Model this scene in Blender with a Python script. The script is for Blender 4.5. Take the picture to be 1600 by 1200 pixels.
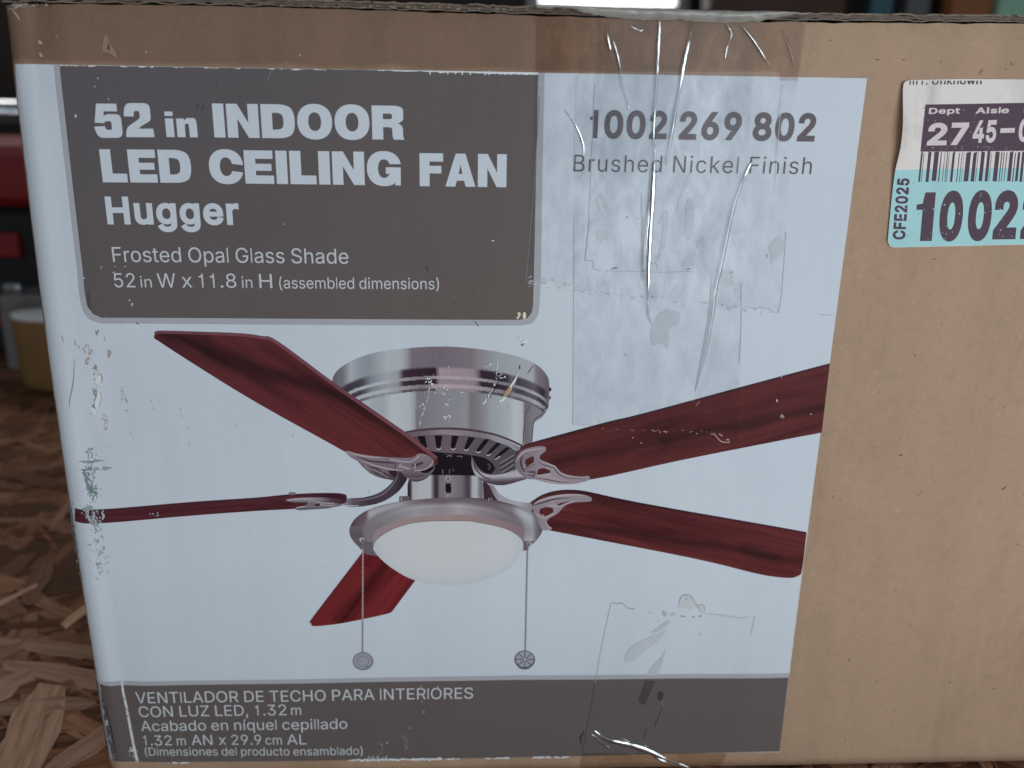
import bpy, bmesh, math, random
from mathutils import Vector, Matrix, noise
from mathutils.geometry import delaunay_2d_cdt

for o in list(bpy.data.objects):
    bpy.data.objects.remove(o)
scene = bpy.context.scene
COL = scene.collection

# ------------------------------------------------------------------ camera
cam_data = bpy.data.cameras.new("camera")
cam = bpy.data.objects.new("camera", cam_data)
COL.objects.link(cam)
cam.matrix_world = Matrix((
    (0.9989529986, -0.0015795271, -0.0457210196, 0.1340842),
    (-0.0428449294, 0.3180607569, -0.9471017194, -0.2933147),
    (0.0160380349, 0.9480690165, 0.3176600722, 0.2497765),
    (0, 0, 0, 1)))
cam_data.sensor_width = 36.0
cam_data.lens = 36.0 * 1450 / 1600
cam_data.clip_start = 0.01
cam_data.clip_end = 50
cam_data.dof.use_dof = True
cam_data.dof.focus_distance = 0.303
cam_data.dof.aperture_fstop = 9.5
scene.camera = cam

# ------------------------------------------------------------------ light
world = bpy.data.worlds.new("World")
scene.world = world
world.use_nodes = True
bg = world.node_tree.nodes["Background"]
bg.inputs[0].default_value = (0.60, 0.66, 0.74, 1)
bg.inputs[1].default_value = 0.09

def area(name, loc, target, sx, sy, power, color):
    d = bpy.data.lights.new(name, 'AREA')
    d.shape = 'RECTANGLE'; d.size = sx; d.size_y = sy
    d.energy = power; d.color = color
    o = bpy.data.objects.new(name, d)
    COL.objects.link(o)
    o.location = loc
    o.rotation_euler = (Vector(target) - Vector(loc)).to_track_quat('-Z', 'Y').to_euler()
    return o
area("daylight_from_open_door", (0.62, -0.90, 0.13), (0.2, 0, 0.1), 0.7, 0.5, 8.2, (0.80, 0.915, 1.0))
area("overhead_fill", (-0.3, -1.5, 0.7), (0.1, 0.1, 0.1), 0.9, 0.6, 5.1, (0.78, 0.90, 1.0))  # unseen fill lamp added above and behind the camera, no opening there
area("back_bench_fill", (-0.55, 1.30, 1.15), (-0.15, .25, 0), 0.6, 0.5, 4.5, (1.0, 0.96, 0.92))  # added lamp, well left of the window, to brighten the strand board

vs = scene.view_settings
vs.view_transform = 'Standard'
vs.look = 'None'
vs.exposure = 0
vs.gamma = 1
vs.use_curve_mapping = False
scene.cycles.transparent_max_bounces = 24
scene.cycles.max_bounces = 8

# ------------------------------------------------------------------ helpers
def lin(c):
    c = c / 255.0
    return c / 12.92 if c <= 0.04045 else ((c + 0.055) / 1.055) ** 2.4

def ink(r, g, b):
    """albedo of a printed tone whose value in the daylight on the panel is r,g,b"""
    return (min(lin(r) / 0.57, .9), min(lin(g) / 0.635, .9), min(lin(b) / 0.71, .9))

# perspective of the traced label: tracing units (1600 wide) <-> front plane of the box in metres
CW = cam.matrix_world.copy()
CO = CW.translation
RW = CW.to_3x3()
def plane(x, y):
    d = RW @ Vector(((x - 800) / 1450.0, -(y - 600) / 1450.0, -1.0))
    t = -CO.y / d.y
    return CO.x + d.x * t, CO.z + d.z * t
def untrace(X, Z):
    v = RW.transposed() @ (Vector((X, 0, Z)) - CO)
    return 800 + 1450 * v.x / -v.z, 600 - 1450 * v.y / -v.z

RC = 0.009           # radius of the soft front left corner
X0 = 0.0058          # where the flat front starts
BOX_W, BOX_D, ZT, ZB = 0.60, 0.245, 0.2662, -0.0073

def bulge(x, z):
    b = 0.0
    for (cx, cz, rx, rz, a) in DENTS:
        q = ((x - cx) / rx) ** 2 + ((z - cz) / rz) ** 2
        if q < 9:
            b += a * math.exp(-q)
    b += 0.00010 * math.sin(x * 52 + 1.3) * math.sin(z * 23 + .4)
    b += 0.00034 * noise.noise(Vector((x * 22, 3.1, z * 9)))
    return b
# small dents and bumps pressed into the board: x, z, radius x, radius z, depth (towards the inside)
DENTS = [(0.018, 0.145, .006, .018, .0007), (0.009, 0.130, .005, .012, .0007), (0.006, 0.262, .008, .010, .0028),
         (0.012, 0.20, .008, .04, -.0005), (0.0045, .245, .004, .009, .0008), (0.009, 0.03, .0045, .05, .0007), (0.009, .19, .004, .06, .0005),
         (.24, .035, .02, .014, -.0004), (.10, .20, .03, .03, -.0004), (.19, .10, .04, .05, .0005)]

def surf(x, z, h):
    """point on the front of the box; x may run round the soft left corner, h = millimetres above the board"""
    h *= 0.001
    b = bulge(x, z)
    if x >= X0:
        return Vector((x, b - h, z))
    a = (X0 - x) / RC
    n = Vector((-math.sin(a), -math.cos(a), 0)) if a < 1.62 else Vector((-1, 0, 0))
    if a < 1.62:
        p = Vector((X0 - RC * math.sin(a), RC - RC * math.cos(a), z))
    else:
        p = Vector((X0 - RC, RC + (a - 1.571) * RC, z))
    return p + n * (h - b * .9)

_tab = []
for i in range(0, 131):
    a = i * 0.5 * math.pi / 180
    _tab.append((X0 - RC * math.sin(a) + RC * (1 - math.cos(a)) * 0.458, X0 - RC * a))
def unroll(X):
    if X >= X0:
        return X
    for (xa, ua), (xb, ub) in zip(_tab, _tab[1:]):
        if xb <= X <= xa:
            return ua + (ub - ua) * (xa - X) / max(xa - xb, 1e-9)
    return _tab[-1][1]
def face(px, py, h):
    X, Z = plane(px, py)
    return surf(unroll(X), Z, h)

def link(name, me, mat=None, parent=None):
    o = bpy.data.objects.new(name, me)
    COL.objects.link(o)
    if mat is not None:
        me.materials.append(mat)
    if parent is not None:
        o.parent = parent
    return o
def tag(o, label=None, cat=None, group=None, kind=None):
    for k, v in (('label', label), ('category', cat), ('group', group), ('kind', kind)):
        if v: o[k] = v
    return o
def empty(name, loc, label, cat):
    o = bpy.data.objects.new(name, None)
    COL.objects.link(o)
    o.location = loc
    o.empty_display_size = .05
    return tag(o, label, cat)
def world_child(o, parent):
    """parent o while its mesh stays written in world coordinates"""
    o.parent = parent
    o.matrix_parent_inverse = Matrix.Translation(-Vector(parent.location))
    return o

def area2(p):
    return sum(a[0] * b[1] - b[0] * a[1] for a, b in zip(p, p[1:] + p[:1])) / 2
def inside(pt, poly):
    x, y = pt; c = False
    for (ax, ay), (bx, by) in zip(poly, poly[1:] + poly[:1]):
        if (ay > y) != (by > y) and x < (bx - ax) * (y - ay) / (by - ay) + ax:
            c = not c
    return c
def smooth(pts, n=4, corner=50):
    """closed outline through the points: curved, but corners sharper than `corner` degrees stay"""
    m = len(pts); out = []
    def ang(i):
        a, b, c = pts[i - 1], pts[i], pts[(i + 1) % m]
        t = math.atan2(c[1] - b[1], c[0] - b[0]) - math.atan2(b[1] - a[1], b[0] - a[0])
        return abs(math.degrees((t + math.pi) % (2 * math.pi) - math.pi))
    sharp = [ang(i) > corner for i in range(m)]
    for i in range(m):
        p1, p2 = pts[i], pts[(i + 1) % m]
        p0 = p1 if sharp[i] else pts[i - 1]
        p3 = p2 if sharp[(i + 1) % m] else pts[(i + 2) % m]
        for k in range(n):
            t = k / n
            out.append(tuple(0.5 * (2 * p1[j] + (p2[j] - p0[j]) * t + (2 * p0[j] - 5 * p1[j] + 4 * p2[j] - p3[j]) * t * t
                       + (3 * p1[j] - p0[j] - 3 * p2[j] + p3[j]) * t ** 3) for j in (0, 1)))
    return out
def line_s(pts, n=5):
    """open smooth polyline"""
    out = []
    for i in range(len(pts) - 1):
        p1, p2 = pts[i], pts[i + 1]
        p0 = pts[i - 1] if i else p1
        p3 = pts[i + 2] if i + 2 < len(pts) else p2
        for k in range(n):
            t = k / n
            out.append(tuple(0.5 * (2 * p1[j] + (p2[j] - p0[j]) * t + (2 * p0[j] - 5 * p1[j] + 4 * p2[j] - p3[j]) * t * t
                       + (3 * p1[j] - p0[j] - 3 * p2[j] + p3[j]) * t ** 3) for j in range(len(p1))))
    out.append(tuple(pts[-1]))
    return out
def stroke(pts, w0, w1=None, taper=False, n=5):
    """outline of a brush stroke along a smooth polyline"""
    L = line_s(pts, n); m = len(L); a = []; b = []
    if w1 is None: w1 = w0
    for i, p in enumerate(L):
        q = L[min(i + 1, m - 1)]; r = L[max(i - 1, 0)]
        d = math.hypot(q[0] - r[0], q[1] - r[1]) or 1
        nx, ny = -(q[1] - r[1]) / d, (q[0] - r[0]) / d
        t = i / (m - 1)
        w = (w0 + (w1 - w0) * t) / 2
        if taper: w *= max(.08, math.sin(math.pi * min(max(t, .02), .98))) ** .6
        a.append((p[0] + nx * w, p[1] + ny * w)); b.append((p[0] - nx * w, p[1] - ny * w))
    return a + b[::-1]
def ell(cx, cy, a, b, n=32, s=0.0):
    return [(cx + a * math.cos(2 * math.pi * i / n + s), cy + b * math.sin(2 * math.pi * i / n + s)) for i in range(n)]

def clip_axis(poly, ax, v, keep_low):
    out = []
    for a, b in zip(poly, poly[1:] + poly[:1]):
        ia = (a[ax] <= v) == keep_low or a[ax] == v
        ib = (b[ax] <= v) == keep_low or b[ax] == v
        if ia: out.append(a)
        if ia != ib:
            t = (v - a[ax]) / (b[ax] - a[ax])
            out.append((a[0] + (b[0] - a[0]) * t, a[1] + (b[1] - a[1]) * t))
    return out
def dice(poly, pitch):
    res = [poly]
    if not isinstance(pitch, tuple): pitch = (pitch, pitch)
    both = pitch
    for ax in (0, 1):
        pitch = both[ax]
        nxt = []
        for p in res:
            lo = min(q[ax] for q in p); hi = max(q[ax] for q in p)
            k = math.floor(lo / pitch) + 1
            rest = p
            while k * pitch < hi - 1e-6:
                low = clip_axis(rest, ax, k * pitch, True)
                rest = clip_axis(rest, ax, k * pitch, False)
                if len(low) > 2: nxt.append(low)
                if len(rest) < 3: break
                k += 1
            if len(rest) > 2: nxt.append(rest)
        res = nxt
    return res

def winding(pt, loops):
    x, y = pt; w = 0
    for L in loops:
        for (ax, ay), (bx, by) in zip(L, L[1:] + L[:1]):
            if (ay > y) != (by > y) and x < (bx - ax) * (y - ay) / (by - ay) + ax:
                w += 1 if by > ay else -1
    return w
def fill(loops, rule):
    """triangles that fill the loops, whatever they overlap. rule 'odd' or 'wind' (same way round as the largest loop)"""
    co = []; ed = []
    for L in loops:
        k = len(co); m = len(L)
        co += [Vector(p) for p in L]; ed += [(k + i, k + (i + 1) % m) for i in range(m)]
    v, e, f, _, _, _ = delaunay_2d_cdt(co, ed, [], 0, 1e-5)
    big = max(loops, key=lambda L: abs(area2(list(L))))
    sg = 1 if area2(list(big)) < 0 else -1
    res = []
    for t in f:
        P = [(v[i].x, v[i].y) for i in t]
        w = winding((sum(p[0] for p in P) / 3, sum(p[1] for p in P) / 3), loops)
        if (w % 2 if rule == 'odd' else (w != 0 if rule == 'any' else w * sg < 0)): res.append(P)
    return res

def printed(name, polys, h, mat, parent, col=None, pitch=12, axis=None, step=.012, fac=None):
    """flat print on the front of the box. polys: list of outlines, or (outline, holes, colour) tuples; later ones lie on top"""
    fac = fac or face
    verts = []; faces = []; cols = []; uvs = []; index = {}
    for k, it in enumerate(polys):
        rule = None
        if isinstance(it, tuple):
            out, holes, c = it[:3]
            if len(it) > 3: rule = it[3]
        else: out, holes, c = it, [], col
        loops = [list(out)] + [list(q) for q in holes]
        if rule is None: rule = 'odd' if holes else 'any'
        hh = h + step * k
        for tri in fill(loops, rule):
            if abs(area2(tri)) < 1e-5: continue
            if area2(tri) > 0: tri = tri[::-1]          # y runs down in the tracing
            for piece in (dice(tri, pitch) if pitch else [tri]):
                ids = []
                for (x, y) in piece:
                    key = (k, round(x, 2), round(y, 2))
                    if key not in index:
                        index[key] = len(verts)
                        verts.append(fac(x, y, hh))
                        cc = c(x, y) if callable(c) else (c or (.5, .5, .5))
                        cols.append(cc)
                        if axis:
                            ca, sa = axis
                            uvs.append(((x * ca + y * sa) / 100, (-x * sa + y * ca) / 100))
                        else:
                            uvs.append((x / 100, y / 100))
                    if index[key] not in ids: ids.append(index[key])
                if len(ids) > 2: faces.append(ids)
    me = bpy.data.meshes.new(name)
    me.from_pydata(verts, [], faces)
    at = me.color_attributes.new('Col', 'FLOAT_COLOR', 'POINT')
    for i, c in enumerate(cols): at.data[i].color = (c[0], c[1], c[2], 1)
    uv = me.uv_layers.new(name='UVMap')
    for lp in me.loops: uv.data[lp.index].uv = uvs[lp.vertex_index]
    me.update()
    return link(name, me, mat, parent)

# ------------------------------------------------------------------ materials
class N:
    def __init__(self, name):
        self.m = bpy.data.materials.new(name); self.m.use_nodes = True
        self.t = self.m.node_tree; self.t.nodes.clear()
        self.out = self.n('ShaderNodeOutputMaterial')
    def n(self, typ, ins=None, **kw):
        x = self.t.nodes.new(typ)
        for k, v in kw.items(): setattr(x, k, v)
        for k, v in (ins or {}).items():
            if hasattr(v, 'is_output'): self.t.links.new(v, x.inputs[k])
            else: x.inputs[k].default_value = v
        return x
    def ramp(self, fac, stops):
        r = self.n('ShaderNodeValToRGB', {0: fac})
        e = r.color_ramp.elements
        while len(e) < len(stops): e.new(.5)
        for q, (p, c) in zip(e, stops):
            q.position = p; q.color = (*c, 1) if len(c) == 3 else c
        return r.outputs[0]
    def mix(self, a, b, f, mode='MIX'):
        x = self.n('ShaderNodeMix', data_type='RGBA', blend_type=mode)
        for s, v in ((0, f), (6, a), (7, b)):
            if hasattr(v, 'is_output'): self.t.links.new(v, x.inputs[s])
            else: x.inputs[s].default_value = v if s == 0 else (*v, 1)
        return x.outputs[2]
    def noise(self, vec, scale, detail=3, rough=.5, stretch=None, dist=0):
        if stretch:
            vec = self.n('ShaderNodeMapping', {0: vec, 3: stretch}).outputs[0]
        return self.n('ShaderNodeTexNoise', {'Vector': vec, 'Scale': scale, 'Detail': detail, 'Roughness': rough, 'Distortion': dist}).outputs[0]
    def obj(self): return self.n('ShaderNodeTexCoord').outputs['Object']
    def uv(self): return self.n('ShaderNodeTexCoord').outputs['UV']
    def bsdf(self, color, rough=.6, bump=None, bs=.2, bd=.0005, **kw):
        b = self.n('ShaderNodeBsdfPrincipled')
        for k, v in (('Base Color', color), ('Roughness', rough)):
            if hasattr(v, 'is_output'): self.t.links.new(v, b.inputs[k])
            else: b.inputs[k].default_value = (*v, 1) if k == 'Base Color' else v
        for k, v in kw.items(): b.inputs[k.replace('_', ' ')].default_value = v
        if bump is not None:
            bp = self.n('ShaderNodeBump', {'Strength': bs, 'Distance': bd, 'Height': bump})
            self.t.links.new(bp.outputs[0], b.inputs['Normal'])
        self.t.links.new(b.outputs[0], self.out.inputs[0])
        return b
    def add(self, a, b, ma=1.0):
        return self.n('ShaderNodeMath', {0: a, 1: b}, operation='ADD').outputs[0]
    def mul(self, a, b):
        return self.n('ShaderNodeMath', {0: a, 1: b}, operation='MULTIPLY').outputs[0]

def simple(name, color, rough=.5, vary=.15, scale=40, metal=0.0):
    k = N(name); v = k.obj()
    c = k.mix(tuple(x * (1 - vary) for x in color), tuple(min(1, x * (1 + vary)) for x in color), k.noise(v, scale, 4))
    k.bsdf(c, rough, k.noise(v, scale * 6, 2), .1, .001, Metallic=metal)
    return k.m

def m_cardboard(name, base, dark_strip=False):
    k = N(name); v = k.obj()
    big = k.noise(v, 14, 4, .6)
    flute = k.noise(v, 60, 2, .5, (1, 1, .05))
    fine = k.noise(v, 900, 3, .7)
    fib = k.noise(v, 520, 3, .6, (.7, 1.0, .9), 1.0)
    c = k.mix(tuple(x * .84 for x in base), tuple(x * 1.14 for x in base), big)
    c = k.mix(c, k.mix(c, (.86, .84, .82), 1.0, 'MULTIPLY'), k.ramp(k.noise(v, 34, 5, .7, (1, 1, .4), 1.2), [(.50, (0, 0, 0)), (.72, (1, 1, 1))]))
    c = k.mix(c, tuple(x * .80 for x in base), k.mul(flute, .6))
    c = k.mix(c, k.mix(c, (.84, .83, .82), 1.0, 'MULTIPLY'), k.ramp(k.noise(v, 22, 4, .6, (1, 1, .13), .5), [(.48, (0, 0, 0)), (.70, (1, 1, 1))]))
    c = k.mix(c, tuple(x * 1.35 for x in base), k.ramp(fine, [(.56, (0, 0, 0)), (.80, (.55, .55, .55))]))
    c = k.mix(c, tuple(x * .45 for x in base), k.ramp(fib, [(.70, (0, 0, 0)), (.80, (.55, .55, .55))]))
    c = k.mix(c, tuple(x * .62 for x in base), k.ramp(k.noise(v, 230, 3, .6), [(.48, (0, 0, 0)), (.80, (.30, .30, .30))]))
    c = k.mix(c, tuple(x * 1.25 for x in base), k.ramp(k.noise(v, 330, 2, .6), [(.66, (0, 0, 0)), (.74, (.45, .45, .45))]))
    if dark_strip:  # top strip of the board is darker, fading out towards the right
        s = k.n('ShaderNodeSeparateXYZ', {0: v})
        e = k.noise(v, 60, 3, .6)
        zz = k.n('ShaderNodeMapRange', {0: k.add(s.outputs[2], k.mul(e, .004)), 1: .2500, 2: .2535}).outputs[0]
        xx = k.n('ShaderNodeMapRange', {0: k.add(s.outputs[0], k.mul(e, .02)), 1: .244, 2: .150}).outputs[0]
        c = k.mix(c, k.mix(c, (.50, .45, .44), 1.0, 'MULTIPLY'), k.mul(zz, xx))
    k.bsdf(c, .78, k.add(k.mul(flute, 1.2), k.mul(fine, .6)), .5, .0005)
    return k.m
KRAFT = (.435, .268, .168)
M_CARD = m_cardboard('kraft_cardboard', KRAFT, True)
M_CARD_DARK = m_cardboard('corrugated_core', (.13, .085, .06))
M_EDGE = m_cardboard('torn_liner', (.22, .16, .115))

def m_print():
    k = N('printed_paper'); v = k.obj()
    c = k.n('ShaderNodeVertexColor', layer_name='Col').outputs[0]
    streak = k.add(k.noise(v, 95, 3, .55, (1, 1, .05)), k.mul(k.noise(v, 24, 3, .5, (1, 1, .12)), .9))
    blot = k.noise(v, 18, 4, .6)
    c = k.mix(c, k.mix(c, (.86, .86, .87), 1.0, 'MULTIPLY'), k.mul(blot, .9))
    c = k.mix(c, k.mix(c, (.90, .90, .91), 1.0, 'MULTIPLY'), k.mul(streak, .5))
    fine = k.noise(v, 1300, 2, .7)
    c = k.mix(c, k.mix(c, (.90, .90, .90), 1.0, 'MULTIPLY'), fine)
    dust = k.ramp(k.noise(v, 700, 2, .5), [(.73, (0, 0, 0)), (.80, (.5, .5, .5))])
    c = k.mix(c, (.30, .29, .28), k.mul(dust, .7))
    k.bsdf(c, .5, k.add(k.mul(streak, 1.0), k.mul(fine, .12)), .42, .0007, Specular_IOR_Level=.10)
    return k.m
M_PRINT = m_print()

def m_woodprint():
    k = N('printed_wood'); v = k.uv()
    col = k.n('ShaderNodeVertexColor', layer_name='Col').outputs[0]
    g1 = k.noise(v, 3.2, 6, .65, (.07, 4.5, 1), .15)
    g2 = k.noise(v, 14, 4, .65, (.05, 6.0, 1))
    g3 = k.noise(v, 1.0, 4, .55, (.22, 2.6, 1), .45)
    c = k.mix(col, k.mix(col, (.44, .42, .46), 1.0, 'MULTIPLY'), k.ramp(g3, [(.50, (0, 0, 0)), (.68, (1, 1, 1))]))
    c = k.mix(c, k.mix(c, (.66, .68, .70), 1.0, 'MULTIPLY'), k.ramp(g1, [(.38, (0, 0, 0)), (.70, (1, 1, 1))]))
    c = k.mix(c, k.mix(c, (1.22, 1.18, 1.16), 1.0, 'MULTIPLY'), k.ramp(g2, [(.45, (0, 0, 0)), (.80, (1, 1, 1))]))
    o = k.obj()
    k.bsdf(c, .5, k.noise(o, 70, 3, .5, (1, 1, .06)), .25, .0006, Specular_IOR_Level=.06)
    return k.m
M_WOODPRINT = m_woodprint()

def m_ink(name, color, rough=.5, speck=.25, scale=500, smudge=0):
    """ink or paper with rubbed specks"""
    k = N(name); v = k.obj()
    c = k.mix(color, tuple(min(.8, x * 1.5 + .06) for x in color), k.ramp(k.noise(v, scale, 4, .7), [(.58, (0, 0, 0)), (.74, (speck, speck, speck))]))
    if smudge:
        c = k.mix(c, k.mix(c, (.66, .65, .65), 1.0, 'MULTIPLY'), k.mul(k.ramp(k.noise(v, 70, 4, .6, (1.1, 1, .5), .6), [(.50, (0, 0, 0)), (.72, (1, 1, 1))]), smudge))
    k.bsdf(c, rough, k.add(k.noise(v, 900, 2), k.mul(k.noise(v, 60, 3), 6)), .12, .0004, Specular_IOR_Level=.25)
    return k.m

def m_tape(name, tint, gloss, mottle, rough=.12):
    k = N(name); v = k.obj()
    a = k.noise(v, 150, 6, .7, (1.1, 1, .6), .5)
    b = k.noise(v, 26, 3, .5, (1.3, 1, .7), .8)
    m = k.ramp(k.add(k.mul(a, .6), k.mul(b, .45)), [(.40, (0, 0, 0)), (.62, (1, 1, 1))])
    tr = k.mix(tuple(mottle), tuple(tint), m)
    t = k.n('ShaderNodeBsdfTransparent', {0: tr})
    bump = k.n('ShaderNodeBump', {'Strength': .22, 'Distance': .0006, 'Height': k.noise(v, 45, 4, .6, (1.4, 1, .5), .5)})
    g = k.n('ShaderNodeBsdfGlossy', {0: (1, 1, 1, 1), 'Roughness': rough, 'Normal': bump.outputs[0]})
    f = k.n('ShaderNodeFresnel', {'IOR': 1.4, 'Normal': bump.outputs[0]})
    f = k.n('ShaderNodeMath', {0: f.outputs[0], 1: k.ramp(k.noise(v, 90, 2, .5, (1, 1, .7)), [(.45, (.03, .03, .03)), (.60, (1, 1, 1))]) if gloss > 5 else 1.0}, operation='MULTIPLY')
    fm = k.n('ShaderNodeMath', {0: f.outputs[0], 1: gloss}, operation='MULTIPLY', use_clamp=True)
    mx = k.n('ShaderNodeMixShader', {0: fm.outputs[0], 1: t.outputs[0], 2: g.outputs[0]})
    k.t.links.new(mx.outputs[0], k.out.inputs[0])
    return k.m
M_TAPE = m_tape('clear_packing_tape', (.99, .99, .99), .14, (.885, .89, .90))
M_TAPE_BOARD = m_tape('clear_tape_on_bare_board', (.90, .85, .82), .18, (.76, .71, .68))
M_TAPE_LOW = m_tape('clear_tape_lying_flat', (.997, .997, .997), .10, (.982, .982, .984))
M_SOFT_CREASE = m_tape('shallow_crease', (.95, .95, .95), 2.2, (.82, .82, .83), .3)
M_WRINKLE = m_tape('creased_tape', (.92, .92, .92), 36.0, (.82, .82, .82), .27)
M_MILKY = None
def m_milky():
    k = N('frosted_tape'); v = k.obj()
    t = k.n('ShaderNodeBsdfTransparent', {0: (.9, .9, .88, 1)})
    c = k.mix((.24, .205, .17), (.55, .50, .44), k.noise(v, 190, 5, .7, (1, 1, 1.6), .6))
    b = k.n('ShaderNodeBsdfPrincipled', {'Base Color': c, 'Roughness': .3})
    mx = k.n('ShaderNodeMixShader', {0: .72, 1: t.outputs[0], 2: b.outputs[0]})
    k.t.links.new(mx.outputs[0], k.out.inputs[0])
    return k.m
M_MILKY = m_milky()
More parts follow.
